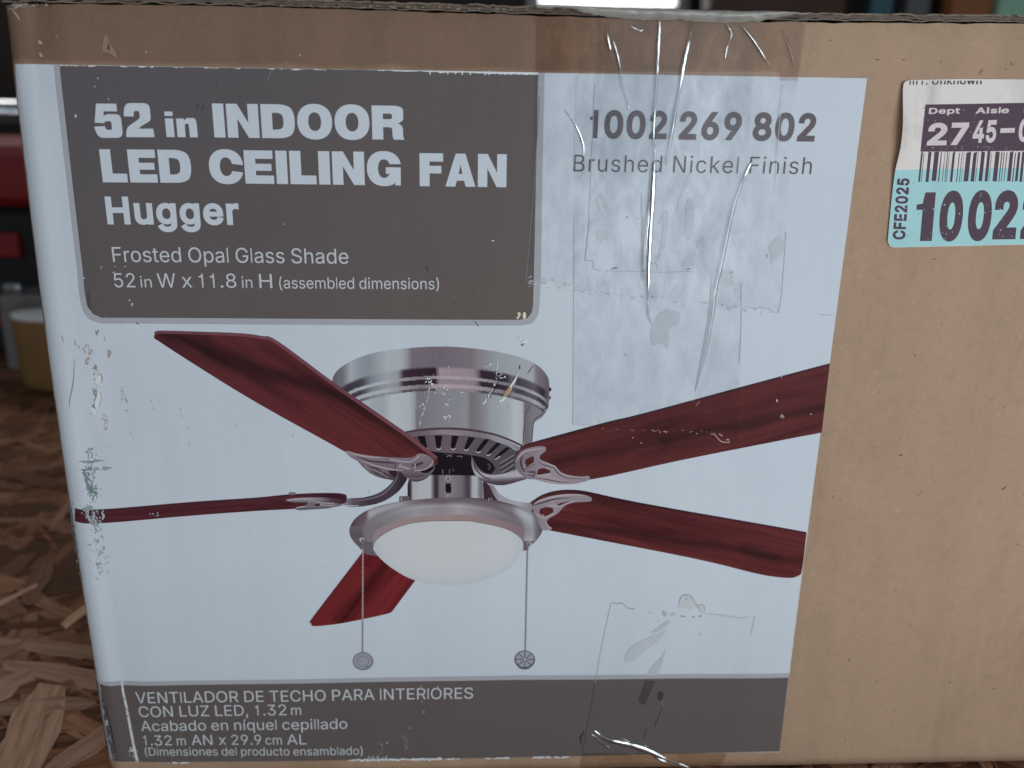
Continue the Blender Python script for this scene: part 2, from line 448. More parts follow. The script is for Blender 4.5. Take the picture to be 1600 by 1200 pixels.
GLYPHS = {
'(': (273, ['89 156 89 207 89 244 93 283 100 324 108 364 118 404 132 441 145 479 160 511 176 539 196 539 216 539 236 539 219 504 204 467 191 428 178 389 168 351 162 313 155 276 151 240 151 207 151 176 154 146 160 114 166 84 176 51 188 16 201 -18 217 -56 236 -96 216 -96 196 -96 176 -96 148 -47 126 3 111 55 96 106']),
')': (273, ['57 -96 37 -96 57 -55 74 -17 86 18 98 53 107 85 113 116 119 147 122 177 122 207 122 240 118 276 112 313 105 351 95 389 82 428 70 467 55 504 37 539 57 539 77 539 97 539 114 511 128 479 142 441 155 404 165 364 173 324 180 283 184 244 184 207 184 156 176 104 162 53 146 2 125 -48 97 -96 77 -96']),
',': (188, ['53 -120 38 -120 48 -56 58 8 68 71 91 71 114 71 137 71 119 8 102 -56 84 -120 69 -120']),
'-': (453, ['263 244 337 244 337 226 337 207 337 188 263 188 188 188 114 188 114 207 114 226 114 244 188 244']),
'.': (188, ['108 -4 95 -4 83 -4 72 0 63 9 54 18 50 28 50 41 50 54 54 64 63 73 72 82 83 87 95 87 108 87 119 82 128 73 137 64 141 54 141 41 141 28 137 18 128 9 119 0']),
'0': (453, ['264 -7 227 -7 189 -7 157 4 130 24 103 45 83 74 69 113 55 152 48 199 48 254 48 309 55 356 69 395 83 434 104 464 130 484 157 505 189 516 227 516 264 516 296 505 323 484 350 464 370 434 384 395 398 356 405 309 405 254 405 199 398 152 384 113 370 74 350 45 323 24 297 4', '202 50 227 50 252 50 273 58 290 74 308 90 321 113 330 144 339 174 344 211 344 254 344 298 339 334 330 365 321 396 308 419 290 435 273 451 252 460 227 460 202 460 180 451 163 435 146 419 132 396 123 365 114 334 109 298 109 254 109 211 114 174 123 144 132 113 146 90 163 74 180 58']),
'2': (453, ['172 0 64 0 64 16 64 32 64 48 121 108 177 168 234 229 254 249 270 267 282 282 295 298 304 313 311 327 317 341 320 356 320 372 320 390 316 405 308 419 299 432 288 442 273 449 259 456 242 460 224 460 204 460 187 456 172 447 158 439 147 428 139 414 131 399 127 382 127 362 106 362 86 362 66 362 66 392 72 419 86 442 100 465 119 483 143 496 167 509 194 516 225 516 256 516 282 509 306 497 329 484 348 467 361 445 374 424 381 399 381 372 381 354 378 335 371 318 364 300 353 280 336 259 319 237 296 210 267 180 229 140 191 100 153 60 153 59 153 58 153 57 232 57 310 57 389 57 389 38 389 19 389 0 281 0']),
'3': (453, ['252 -7 218 -7 187 -7 158 -1 133 10 107 21 86 37 70 57 54 78 46 103 44 132 66 132 87 132 109 132 111 114 117 99 126 87 136 75 149 66 165 59 181 53 199 50 218 50 239 50 258 54 275 61 292 68 305 79 315 93 324 107 329 124 329 145 329 163 325 181 316 196 307 212 293 224 275 234 256 243 231 248 201 248 186 248 172 248 157 248 157 265 157 282 157 299 200 349 244 398 288 448 288 450 288 451 288 452 215 452 142 452 70 452 70 471 70 490 70 509 171 509 272 509 372 509 372 493 372 477 372 461 319 400 265 339 211 278 211 282 211 285 211 289 249 293 281 288 308 276 335 263 356 246 371 222 386 199 393 173 393 145 393 115 386 89 370 66 355 43 335 25 309 12 282 0']),
'4': (453, ['164 106 40 106 40 123 40 141 40 158 109 275 178 392 247 509 268 509 289 509 311 509 243 394 176 280 109 166 109 165 109 164 109 162 210 162 312 162 413 162 413 144 413 124 413 106 289 106', '302 0 282 0 282 40 282 81 282 121 282 130 282 138 282 146 282 203 282 260 282 318 302 318 322 318 343 318 343 212 343 106 343 0 322 0']),
'5': (453, ['254 -7 221 -7 191 -7 164 -1 140 11 116 23 97 39 83 60 69 81 61 104 60 130 81 130 101 130 122 130 124 115 129 101 138 89 147 77 159 67 173 60 188 53 204 50 221 50 242 50 260 55 276 64 292 74 305 87 314 104 323 121 328 140 328 162 328 184 323 204 314 221 304 238 291 252 275 262 258 272 239 277 218 277 201 277 184 274 168 268 151 263 138 255 128 246 108 248 88 250 67 253 77 338 86 423 96 509 186 509 276 509 366 509 366 490 366 471 366 452 294 452 222 452 151 452 145 402 139 352 134 302 135 302 135 302 136 302 147 311 161 319 178 325 194 331 211 334 229 334 253 334 274 329 294 321 314 312 330 301 345 285 360 270 371 252 379 231 387 210 391 188 391 163 391 130 384 101 369 76 354 50 334 30 309 15 283 0']),
'6': (453, ['258 -7 226 -7 195 -7 167 0 142 15 118 29 98 49 84 74 70 100 64 129 64 162 64 186 69 212 80 239 90 266 110 300 137 340 176 396 214 453 252 509 276 509 299 509 322 509 265 426 208 344 151 261 149 261 147 261 145 261 150 271 156 280 165 288 174 296 184 302 196 307 208 312 221 314 235 314 266 314 293 308 316 295 339 282 357 263 370 240 382 216 389 189 389 157 389 125 382 97 368 73 354 48 334 28 310 14 286 0', '207 48 226 48 246 48 264 53 279 63 294 72 306 85 314 101 323 118 327 136 327 157 327 178 323 197 314 213 306 230 294 242 279 252 264 261 246 265 226 265 207 265 189 261 174 252 158 242 147 230 138 214 129 198 125 179 125 158 125 137 129 118 138 102 147 85 158 72 174 63 189 53']),
'7': (453, ['120 0 97 0 172 149 248 299 323 448 323 450 323 451 323 452 236 452 149 452 62 452 62 471 62 490 62 509 172 509 281 509 391 509 391 489 391 469 391 449 315 299 240 150 165 0 142 0']),
'8': (453, ['260 -7 226 -7 192 -7 162 -1 136 11 109 24 89 40 74 62 59 83 52 108 52 135 52 157 56 177 65 195 74 213 86 229 101 241 116 253 134 261 153 265 153 265 153 266 153 267 128 273 108 287 93 308 78 329 70 353 70 380 70 406 77 429 90 450 104 470 122 486 146 498 169 510 196 516 226 516 256 516 283 510 306 498 329 486 348 470 361 450 375 429 382 406 382 380 382 353 374 329 359 308 344 287 325 273 300 267 300 266 300 265 300 265 319 261 336 253 351 241 366 229 378 213 387 195 396 177 401 157 401 135 401 108 393 83 378 62 364 40 343 24 317 11 291 -1', '204 49 226 49 249 49 268 53 285 60 301 68 314 78 323 92 332 105 337 121 337 139 337 158 332 174 322 189 313 203 300 214 283 223 266 231 247 235 226 235 205 235 186 231 169 223 152 214 139 203 130 189 120 174 115 158 115 139 115 121 120 105 129 92 138 78 151 68 167 60 184 53', '208 290 226 290 244 290 260 293 274 300 288 307 299 318 307 330 315 344 319 358 319 376 319 393 315 408 308 420 300 433 289 442 275 450 261 456 245 460 226 460 208 460 191 456 177 450 163 442 152 433 145 420 137 408 133 393 133 376 133 358 137 344 145 330 152 318 164 307 178 300 192 293']),
'9': (453, ['195 516 226 516 258 516 286 508 310 494 335 480 354 460 368 434 382 409 389 380 389 347 389 322 384 297 373 270 362 243 343 209 315 168 277 112 239 56 200 0 177 0 154 0 130 0 187 82 244 165 302 248 303 248 305 248 307 248 303 238 296 229 288 221 279 213 269 207 257 202 245 197 232 195 218 195 187 195 160 201 137 214 114 227 96 245 83 269 70 292 64 320 64 352 64 384 71 412 85 436 99 461 118 480 142 494 167 508', '246 460 226 460 207 460 189 456 174 446 159 437 147 424 138 407 130 391 125 372 125 352 125 330 130 312 138 296 147 279 159 266 174 257 189 248 207 243 226 243 246 243 263 248 279 257 294 266 306 279 314 295 323 311 327 330 327 350 327 372 323 391 314 407 306 424 294 437 279 446 264 456']),
'A': (480, ['39 0 16 0 78 170 140 339 201 509 226 509 251 509 276 509 338 339 401 170 463 0 440 0 418 0 395 0 359 101 323 202 287 302 280 321 273 344 264 372 255 400 245 435 232 478 236 478 241 478 245 478 233 435 222 399 213 371 204 343 196 320 190 302 155 202 120 101 85 0 62 0', '196 142 110 142 110 161 110 180 110 199 196 199 283 199 370 199 370 180 370 161 370 142 283 142']),
'B': (456, ['122 0 60 0 60 170 60 339 60 509 120 509 181 509 241 509 276 509 306 503 329 491 352 478 369 462 381 442 392 422 398 399 398 374 398 352 394 334 387 320 379 306 369 294 356 286 344 277 330 271 315 267 315 265 315 264 315 262 331 261 347 256 363 246 379 236 392 221 402 203 413 185 418 163 418 136 418 110 412 87 400 67 388 46 370 30 344 18 319 6 287 0 246 0 184 0', '125 115 125 57 165 57 205 57 245 57 284 57 313 65 330 80 347 95 355 114 355 137 355 154 351 170 342 184 334 198 322 210 306 218 290 226 270 231 248 231 207 231 166 231 125 231 125 173', '125 341 125 285 162 285 200 285 238 285 257 285 273 289 288 296 303 303 315 313 323 326 332 339 336 355 336 372 336 395 328 414 313 429 297 444 273 452 240 452 202 452 163 452 125 452 125 396']),
'C': (510, ['293 -7 267 -7 223 -7 184 4 150 25 116 46 89 76 70 115 50 154 40 200 40 254 40 308 50 354 70 393 89 432 116 462 150 484 184 505 223 516 267 516 293 516 317 512 340 504 363 497 384 486 402 471 420 457 436 439 448 418 460 398 468 374 473 348 451 348 430 348 408 348 404 366 398 381 389 394 381 408 370 419 357 428 345 438 331 444 315 449 300 454 284 456 267 456 236 456 208 448 184 432 159 416 139 394 125 364 111 334 103 297 103 254 103 211 111 174 125 145 140 115 159 92 184 76 208 61 236 53 267 53 284 53 300 55 315 60 331 65 345 72 357 81 370 90 381 101 389 114 398 128 404 143 408 160 430 160 451 160 473 160 468 134 460 111 448 91 436 70 421 52 402 38 384 23 363 12 341 5 318 -3']),
'D': (502, ['270 0 219 0 178 0 137 0 96 0 96 19 96 38 96 57 136 57 175 57 215 57 256 57 290 65 318 81 345 97 366 119 379 149 392 179 399 214 399 255 399 296 392 331 379 360 366 390 346 412 320 428 293 444 260 452 221 452 178 452 136 452 93 452 93 471 93 490 93 509 137 509 181 509 225 509 275 509 317 499 352 478 388 458 415 429 433 391 452 353 462 308 462 255 462 202 452 157 433 119 414 80 387 51 351 31 314 10', '103 509 125 509 125 339 125 170 125 0 103 0 82 0 60 0 60 170 60 339 60 509 82 509']),
'E': (419, ['165 0 60 0 60 170 60 339 60 509 164 509 268 509 372 509 372 490 372 471 372 452 290 452 207 452 125 452 125 396 125 341 125 286 202 286 278 286 355 286 355 267 355 248 355 229 278 229 202 229 125 229 125 172 125 114 125 57 208 57 292 57 375 57 375 38 375 19 375 0 270 0']),
'F': (410, ['82 0 60 0 60 170 60 339 60 509 163 509 266 509 369 509 369 490 369 471 369 452 288 452 206 452 125 452 125 394 125 336 125 278 198 278 272 278 346 278 346 259 346 240 346 221 272 221 198 221 125 221 125 148 125 74 125 0 103 0']),
'G': (520, ['309 -7 269 -7 223 -7 184 4 149 25 115 46 88 76 69 116 50 155 40 201 40 254 40 308 50 354 69 393 88 432 115 462 149 484 183 505 222 516 265 516 292 516 317 512 340 504 364 496 385 484 403 469 422 454 437 437 449 416 461 396 470 373 474 349 452 349 430 349 408 349 403 365 396 380 387 393 378 406 368 418 356 427 344 436 330 444 315 448 300 453 284 456 265 456 235 456 208 448 183 432 159 417 139 394 125 364 111 334 103 297 103 254 103 211 111 175 125 145 140 115 159 92 184 76 209 61 237 53 269 53 297 53 323 59 345 71 367 83 384 101 396 123 409 146 415 172 415 202 421 201 428 200 434 199 384 199 333 199 283 199 283 218 283 237 283 256 348 256 413 256 478 256 478 237 478 219 478 200 478 158 469 122 451 91 433 60 408 36 377 19 345 2']),
'H': (517, ['82 0 60 0 60 170 60 339 60 509 82 509 103 509 125 509 125 435 125 362 125 289 214 289 303 289 392 289 392 362 392 435 392 509 414 509 435 509 457 509 457 339 457 170 457 0 435 0 414 0 392 0 392 77 392 154 392 232 303 232 214 232 125 232 125 154 125 77 125 0 103 0']),
'L': (393, ['160 0 60 0 60 170 60 339 60 509 82 509 103 509 125 509 125 358 125 208 125 57 204 57 282 57 361 57 361 38 361 19 361 0 261 0']),
'N': (523, ['82 0 60 0 60 170 60 339 60 509 86 509 111 509 136 509 205 400 274 291 343 183 349 174 355 164 363 151 370 138 379 123 388 107 396 90 405 73 414 55 411 54 408 54 405 54 403 72 401 90 401 108 400 126 399 142 399 157 399 172 399 185 399 195 399 300 399 404 399 509 420 509 442 509 463 509 463 339 463 170 463 0 438 0 412 0 387 0 325 97 264 194 202 290 194 303 186 316 177 331 169 345 159 362 148 381 137 400 124 424 108 452 111 453 115 453 119 454 120 428 121 405 122 384 123 362 124 344 124 328 125 312 125 300 125 291 125 194 125 97 125 0 103 0']),
'O': (533, ['311 -7 267 -7 223 -7 184 4 150 25 116 46 90 76 70 115 50 154 40 200 40 254 40 308 50 354 70 393 90 432 116 462 150 484 184 505 223 516 267 516 311 516 350 505 384 484 418 462 444 432 464 393 483 354 493 308 493 254 493 200 483 154 464 115 444 76 418 46 384 25 350 4', '236 53 267 53 297 53 325 61 349 76 374 91 394 114 408 144 423 174 430 211 430 254 430 298 423 335 408 365 394 395 374 417 349 433 325 448 297 456 267 456 236 456 209 448 184 433 160 417 140 394 125 364 111 334 103 298 103 254 103 211 111 174 125 144 140 114 160 92 184 76 209 61']),
'P': (444, ['82 0 60 0 60 170 60 339 60 509 118 509 177 509 235 509 274 509 307 502 332 487 358 473 377 454 390 430 402 405 409 378 409 348 409 317 402 290 390 265 377 241 358 222 332 207 307 193 274 186 235 186 193 186 151 186 109 186 109 205 109 224 109 242 150 242 191 242 232 242 259 242 281 247 297 256 313 265 325 278 333 294 341 310 344 328 344 348 344 368 341 386 333 402 325 417 313 430 297 438 280 448 259 452 232 452 196 452 160 452 125 452 125 301 125 151 125 0 103 0']),
'R': (449, ['82 0 60 0 60 170 60 339 60 509 119 509 177 509 236 509 275 509 307 502 333 489 359 475 378 457 390 433 403 410 409 382 409 352 409 322 403 295 390 271 378 248 359 230 333 217 307 204 275 198 236 198 189 198 143 198 96 198 96 217 96 236 96 255 142 255 188 255 234 255 260 255 281 259 298 267 314 275 326 286 334 300 341 315 345 332 345 352 345 372 341 390 334 405 326 420 314 431 298 440 281 448 260 452 233 452 197 452 161 452 125 452 125 301 125 151 125 0 103 0', '378 0 353 0 312 76 271 153 230 229 254 229 279 229 303 229 344 153 386 76 428 0 403 0']),
'S': (447, ['262 -9 224 -9 187 -9 155 -3 128 9 100 21 79 38 64 60 49 82 40 107 38 137 60 137 82 137 104 137 106 117 112 101 123 88 134 75 149 65 166 59 184 52 203 49 224 49 247 49 268 53 286 60 304 68 319 78 330 92 340 106 346 121 346 139 346 156 341 169 332 179 323 189 311 198 296 204 281 211 264 217 245 222 224 228 204 234 184 239 142 251 109 268 86 289 63 311 52 339 52 372 52 401 60 426 75 448 90 469 111 486 138 498 164 510 194 516 227 516 261 516 290 510 316 498 342 486 362 469 377 449 392 428 400 404 401 378 380 378 358 378 337 378 335 403 323 423 302 437 281 452 256 458 225 458 203 458 184 455 167 448 151 441 138 431 129 418 120 406 115 392 115 376 115 358 120 344 131 334 142 323 154 314 169 308 184 302 199 297 212 293 230 289 247 284 264 279 279 275 295 270 312 264 328 257 344 248 359 238 373 227 385 214 394 198 404 182 408 162 408 139 408 111 401 86 386 64 372 41 351 24 323 11 296 -2']),
'T': (449, ['85 452 32 452 32 471 32 490 32 509 160 509 288 509 417 509 417 490 417 471 417 452 364 452 310 452 257 452 257 301 257 151 257 0 235 0 214 0 193 0 193 151 193 301 193 452 139 452']),
'U': (517, ['299 -8 259 -8 219 -8 184 0 154 15 124 31 101 53 85 80 68 107 60 138 60 173 60 285 60 397 60 509 82 509 103 509 124 509 124 398 124 288 124 178 124 154 130 132 141 113 152 94 167 79 187 68 207 57 231 52 259 52 287 52 311 57 331 68 351 79 366 94 377 113 387 132 393 154 393 178 393 288 393 398 393 509 414 509 436 509 457 509 457 397 457 285 457 173 457 138 449 107 433 80 416 53 393 31 363 15 334 0']),
'V': (480, ['228 0 204 0 141 170 79 339 16 509 39 509 62 509 84 509 120 408 156 307 192 206 198 189 206 166 215 137 224 109 235 73 248 31 243 31 239 31 235 31 247 74 258 110 267 138 276 166 284 189 290 206 325 307 360 408 395 509 417 509 440 509 463 509 401 339 340 170 278 0 253 0']),
'W': (686, ['180 0 155 0 109 170 63 339 16 509 38 509 60 509 82 509 109 404 136 300 163 196 168 179 172 162 176 145 179 128 183 111 187 94 190 76 194 58 197 40 194 40 192 40 189 40 193 58 196 76 200 94 203 111 207 128 211 145 215 162 220 179 224 196 251 300 279 404 306 509 331 509 355 509 380 509 407 404 434 300 462 196 466 179 470 162 474 145 478 128 482 111 486 94 490 76 494 58 497 40 494 40 491 40 488 40 492 58 495 76 499 94 502 111 506 128 510 145 514 162 519 179 523 196 550 300 576 404 603 509 625 509 647 509 670 509 623 339 577 170 530 0 505 0 480 0 455 0 426 108 397 215 368 323 362 344 356 367 351 391 346 416 341 444 336 475 340 475 345 475 350 475 345 445 340 419 335 395 330 371 324 347 318 323 289 215 260 108 230 0 205 0']),
'Z': (438, ['161 0 42 0 42 16 42 31 42 46 119 159 196 272 274 385 284 400 295 415 306 430 318 446 329 461 341 476 343 468 346 462 348 454 327 453 306 452 285 452 264 452 244 452 223 452 162 452 101 452 40 452 40 471 40 490 40 509 159 509 278 509 397 509 397 493 397 477 397 462 321 351 245 240 169 129 158 113 146 96 134 81 122 65 110 49 97 33 95 40 92 47 90 54 111 55 132 56 152 56 173 57 193 57 214 57 276 57 338 57 400 57 400 38 400 19 400 0 280 0']),
'a': (389, ['182 -8 160 -8 136 -8 114 -4 94 5 75 14 59 27 48 45 36 62 30 83 30 108 30 130 35 147 43 161 52 174 63 185 78 193 92 201 108 207 125 211 143 214 160 218 178 220 201 223 220 225 234 227 248 228 258 231 265 235 272 239 276 245 276 255 276 255 276 256 276 257 276 272 273 286 267 297 261 308 252 316 240 322 228 328 213 331 196 331 178 331 162 328 149 322 136 317 126 309 118 301 110 292 104 283 100 274 80 280 61 285 41 291 50 314 62 332 78 346 95 360 113 369 133 375 153 381 173 384 194 384 208 384 223 383 239 379 255 376 271 370 286 360 301 351 313 338 322 320 332 303 337 280 337 251 337 168 337 84 337 0 317 0 297 0 276 0 276 17 276 35 276 52 275 52 274 52 272 52 268 43 261 34 252 25 243 15 230 7 215 1 200 -5', '155 45 170 45 193 45 212 50 228 59 244 68 255 79 263 93 272 107 276 122 276 138 276 155 276 172 276 190 273 187 268 184 260 182 251 180 242 178 231 176 221 174 210 172 200 171 190 170 182 169 176 168 161 166 147 163 134 159 122 154 111 148 103 139 96 131 92 119 92 105 92 92 95 81 102 72 109 63 118 57 130 52 142 48']),
'b': (424, ['261 -8 229 -8 206 -8 187 -4 172 4 158 12 146 21 138 31 130 42 123 51 118 59 116 59 114 59 112 59 112 39 112 20 112 0 92 0 72 0 53 0 53 170 53 339 53 509 73 509 93 509 114 509 114 446 114 382 114 319 115 319 117 319 118 319 123 327 129 336 137 346 146 356 157 365 171 373 186 380 205 384 229 384 261 384 289 376 313 360 337 345 356 322 370 293 383 263 390 229 390 189 390 149 384 114 370 84 356 55 338 32 313 16 289 0', '197 47 220 47 244 47 263 53 279 66 296 78 308 95 316 117 324 138 328 162 328 190 328 216 324 240 316 261 308 282 296 299 280 311 264 324 244 330 220 330 197 330 177 324 161 312 145 300 133 284 125 263 117 242 113 218 113 190 113 161 117 136 125 115 133 94 146 77 162 65 178 53']),
'c': (396, ['226 -8 207 -8 173 -8 143 0 117 16 91 33 71 56 56 85 41 114 34 148 34 187 34 227 41 262 56 291 71 320 91 344 117 360 143 376 173 384 207 384 226 384 244 382 260 377 276 372 292 365 305 356 319 347 330 335 340 322 350 308 357 294 362 277 342 272 322 267 303 262 300 272 296 281 290 289 285 297 278 304 270 311 262 317 252 322 242 325 232 328 220 330 207 330 182 330 162 323 145 310 129 297 116 280 108 258 100 237 96 213 96 187 96 162 100 139 108 117 116 96 129 79 145 66 162 53 182 46 207 46 220 46 232 48 243 52 253 55 262 60 271 66 279 72 286 80 292 89 297 97 302 107 304 117 324 112 343 107 363 102 358 85 351 70 341 56 332 43 320 31 306 21 293 12 277 4 261 -1 244 -6']),
'd': (424, ['219 -8 195 -8 164 -8 136 0 112 16 87 32 68 55 55 84 41 114 34 149 34 189 34 229 41 263 55 293 69 322 88 345 112 360 136 376 164 384 196 384 219 384 238 380 253 373 268 365 279 356 287 346 296 336 302 327 306 319 308 319 309 319 311 319 311 382 311 446 311 509 331 509 351 509 372 509 372 339 372 170 372 0 352 0 332 0 313 0 313 20 313 39 313 59 311 59 309 59 307 59 302 51 296 42 287 31 278 21 267 12 252 4 238 -4', '181 47 204 47 228 47 247 53 263 65 279 77 291 94 299 115 308 136 312 161 312 190 312 218 308 242 300 263 292 284 279 300 263 312 247 324 228 330 204 330 181 330 161 324 145 311 128 299 116 282 108 261 100 240 96 216 96 190 96 162 100 138 109 117 117 95 129 78 145 66 161 53']),
'e': (404, ['238 -8 212 -8 175 -8 144 0 117 16 90 33 70 56 56 85 41 114 34 148 34 187 34 226 41 260 55 290 69 319 89 343 115 359 141 376 171 384 205 384 226 384 246 381 266 374 286 367 303 356 319 341 335 326 348 306 357 282 366 258 371 228 371 194 371 186 371 178 371 169 272 169 174 169 75 169 75 186 75 204 75 221 162 221 250 221 338 221 329 215 319 208 310 202 310 227 306 249 298 268 290 288 278 303 262 314 247 325 228 330 205 330 182 330 163 325 146 313 130 302 118 288 109 270 100 252 96 232 96 211 96 200 96 189 96 178 96 150 101 126 110 106 120 87 134 72 151 62 168 51 189 46 212 46 228 46 241 48 254 53 266 57 276 64 285 73 294 82 301 92 306 106 325 101 345 96 365 91 359 71 349 54 335 39 321 24 303 13 282 4 262 -4']),
'g': (425, ['238 -151 207 -151 179 -151 154 -147 134 -140 113 -132 96 -122 82 -110 69 -98 58 -84 50 -69 68 -60 84 -50 101 -41 107 -49 113 -57 122 -66 130 -75 141 -82 154 -88 168 -94 186 -97 207 -97 238 -97 263 -90 282 -75 302 -60 311 -37 311 -6 311 19 311 44 311 68 310 68 308 68 306 68 302 60 295 51 287 42 278 32 267 23 252 16 238 8 219 5 195 5 164 5 137 12 113 27 88 41 69 62 55 90 41 118 34 152 34 191 34 230 41 264 55 293 69 322 88 345 112 360 137 376 165 384 196 384 220 384 239 381 254 373 268 365 280 356 288 346 297 336 303 327 308 319 309 319 311 319 313 319 313 339 313 359 313 379 333 379 353 379 372 379 372 250 372 120 372 -9 372 -42 365 -69 350 -90 336 -111 316 -126 290 -136 266 -146', '181 59 205 59 228 59 248 64 264 75 280 86 292 101 300 121 308 141 312 165 312 193 312 220 308 243 300 264 292 284 280 300 264 312 248 324 228 330 205 330 181 330 161 324 145 312 129 299 117 283 109 262 100 242 96 218 96 193 96 166 100 143 109 123 117 102 129 87 145 76 162 65']),
'h': (410, ['114 249 114 227 114 151 114 76 114 0 93 0 73 0 53 0 53 170 53 339 53 509 73 509 93 509 114 509 114 435 114 361 114 288 110 288 106 288 102 288 114 322 131 347 152 362 174 377 199 384 227 384 253 384 276 379 295 369 315 358 330 342 341 321 352 300 357 273 357 240 357 160 357 80 357 0 337 0 316 0 296 0 296 78 296 157 296 235 296 265 288 288 273 304 258 321 237 329 210 329 192 329 175 325 161 317 146 310 135 298 126 283 118 267']),
'i': (167, ['73 0 53 0 53 126 53 253 53 379 73 379 93 379 114 379 114 253 114 126 114 0 93 0', '96 443 84 443 72 443 62 447 54 455 46 462 41 472 41 483 41 494 46 504 54 512 62 520 72 524 84 524 96 524 106 520 114 512 122 504 126 494 126 483 126 472 122 462 114 455 106 447']),
'k': (381, ['132 158 110 137 110 162 110 187 110 212 114 212 117 212 120 212 175 268 230 323 284 379 310 379 335 379 360 379 302 319 243 259 184 199 182 199 180 199 177 199 155 178', '73 0 53 0 53 170 53 339 53 509 73 509 93 509 114 509 114 339 114 170 114 0 93 0', '320 0 294 0 245 62 196 124 148 186 162 200 177 214 191 229 252 152 312 76 372 0 346 0']),
'm': (610, ['73 0 53 0 53 126 53 253 53 379 72 379 92 379 112 379 112 351 112 323 112 295 111 295 109 295 108 295 113 316 121 332 132 346 144 359 157 369 172 376 187 383 203 386 219 386 247 386 270 378 287 361 305 344 316 322 321 295 318 295 315 295 312 295 317 313 325 330 337 343 349 357 364 367 381 375 398 382 416 386 437 386 459 386 479 381 497 372 515 362 530 348 541 328 551 309 557 285 557 255 557 170 557 85 557 0 536 0 516 0 496 0 496 85 496 169 496 254 496 281 488 301 472 313 457 325 439 330 419 330 402 330 387 327 374 320 362 313 352 303 345 290 339 278 335 263 335 247 335 165 335 82 335 0 315 0 294 0 274 0 274 87 274 173 274 260 274 281 267 298 253 311 239 324 221 330 199 330 185 330 171 327 158 320 144 313 134 303 126 289 118 276 114 258 114 238 114 159 114 79 114 0 93 0']),
'n': (410, ['114 249 114 227 114 151 114 76 114 0 93 0 73 0 53 0 53 126 53 253 53 379 72 379 92 379 112 379 112 349 112 318 112 288 109 288 106 288 102 288 114 322 131 347 152 362 174 377 199 384 227 384 253 384 276 379 295 369 314 358 330 342 341 321 352 300 357 273 357 240 357 160 357 80 357 0 337 0 316 0 296 0 296 78 296 157 296 235 296 265 288 288 273 304 258 321 237 329 210 329 192 329 175 325 161 317 146 310 135 298 126 283 118 267']),
'o': (415, ['242 -8 207 -8 173 -8 143 0 117 16 91 33 71 56 56 85 41 114 34 148 34 187 34 227 41 262 56 291 71 320 91 344 117 360 143 376 173 384 207 384 242 384 272 376 299 360 325 344 345 320 359 291 374 262 381 227 381 187 381 148 374 114 359 85 345 56 325 33 299 16 272 0', '182 46 207 46 233 46 254 53 270 66 287 79 299 96 307 117 315 139 319 162 319 187 319 213 315 236 307 258 299 280 287 297 270 310 254 323 233 330 207 330 182 330 162 323 145 310 129 297 116 280 108 258 100 237 96 213 96 187 96 162 100 139 108 117 116 96 129 79 145 66 162 53']),
'p': (424, ['73 -143 53 -143 53 31 53 205 53 379 72 379 92 379 112 379 112 359 112 339 112 319 114 319 116 319 118 319 123 327 129 336 137 346 145 356 157 365 171 373 186 380 205 384 229 384 261 384 289 376 313 360 337 345 356 322 370 293 383 263 390 229 390 189 390 149 384 114 370 84 356 55 338 32 313 16 289 0 261 -8 229 -8 206 -8 187 -4 173 4 158 12 146 21 138 31 130 42 123 51 118 59 117 59 115 59 114 59 114 -8 114 -76 114 -143 93 -143', '197 47 220 47 244 47 263 53 279 66 296 78 308 95 316 117 324 138 328 162 328 190 328 216 324 240 316 261 308 282 296 299 280 311 264 324 244 330 220 330 197 330 177 324 161 312 145 300 133 284 125 263 117 242 113 218 113 190 113 161 117 136 125 115 133 94 146 77 162 65 178 53']),
'q': (424, ['372 31 372 -143 351 -143 331 -143 311 -143 311 -76 311 -8 311 59 309 59 308 59 306 59 302 51 295 42 287 31 278 21 267 12 252 4 238 -4 219 -8 195 -8 164 -8 136 0 112 16 87 32 68 55 55 84 41 114 34 149 34 189 34 229 41 263 55 293 69 322 88 345 112 360 136 376 164 384 196 384 219 384 238 380 253 373 268 365 279 356 287 346 296 336 302 327 307 319 309 319 311 319 313 319 313 339 313 359 313 379 332 379 352 379 372 379 372 205', '181 47 204 47 228 47 247 53 263 65 279 77 291 94 299 115 308 136 312 161 312 190 312 218 308 242 300 263 292 284 279 300 263 312 247 324 228 330 204 330 181 330 161 324 145 311 128 299 116 282 108 261 100 240 96 216 96 190 96 162 100 138 109 117 117 95 129 78 145 66 161 53']),
'r': (259, ['73 0 53 0 53 126 53 253 53 379 72 379 92 379 112 379 112 360 112 340 112 321 113 321 114 321 115 321 122 340 135 356 152 367 170 379 190 385 213 385 218 385 223 385 229 384 235 384 240 384 243 384 243 363 243 343 243 322 242 323 237 323 230 324 223 325 215 326 207 326 189 326 173 322 159 315 145 307 134 297 126 284 118 270 114 255 114 237 114 158 114 79 114 0 93 0']),
's': (365, ['211 -8 182 -8 156 -8 132 -4 112 3 92 11 75 23 62 38 49 53 40 72 36 94 55 98 74 102 94 106 99 86 109 70 124 60 139 50 158 45 181 45 208 45 229 51 244 62 260 74 268 87 268 103 268 116 263 127 254 136 245 144 231 151 212 155 191 160 170 165 149 170 115 178 89 191 72 208 55 225 47 247 47 274 47 296 53 315 65 332 77 348 94 361 115 370 136 380 160 384 187 384 213 384 235 380 254 372 272 364 287 353 299 339 310 325 319 308 324 290 305 286 287 281 268 277 264 292 255 304 243 316 230 327 212 332 187 332 165 332 146 327 131 317 116 306 109 293 109 277 109 263 114 252 124 243 134 235 150 228 172 223 191 218 210 214 229 209 264 201 290 188 306 171 323 154 331 133 331 106 331 84 325 64 312 47 300 30 282 16 260 6 237 -3']),
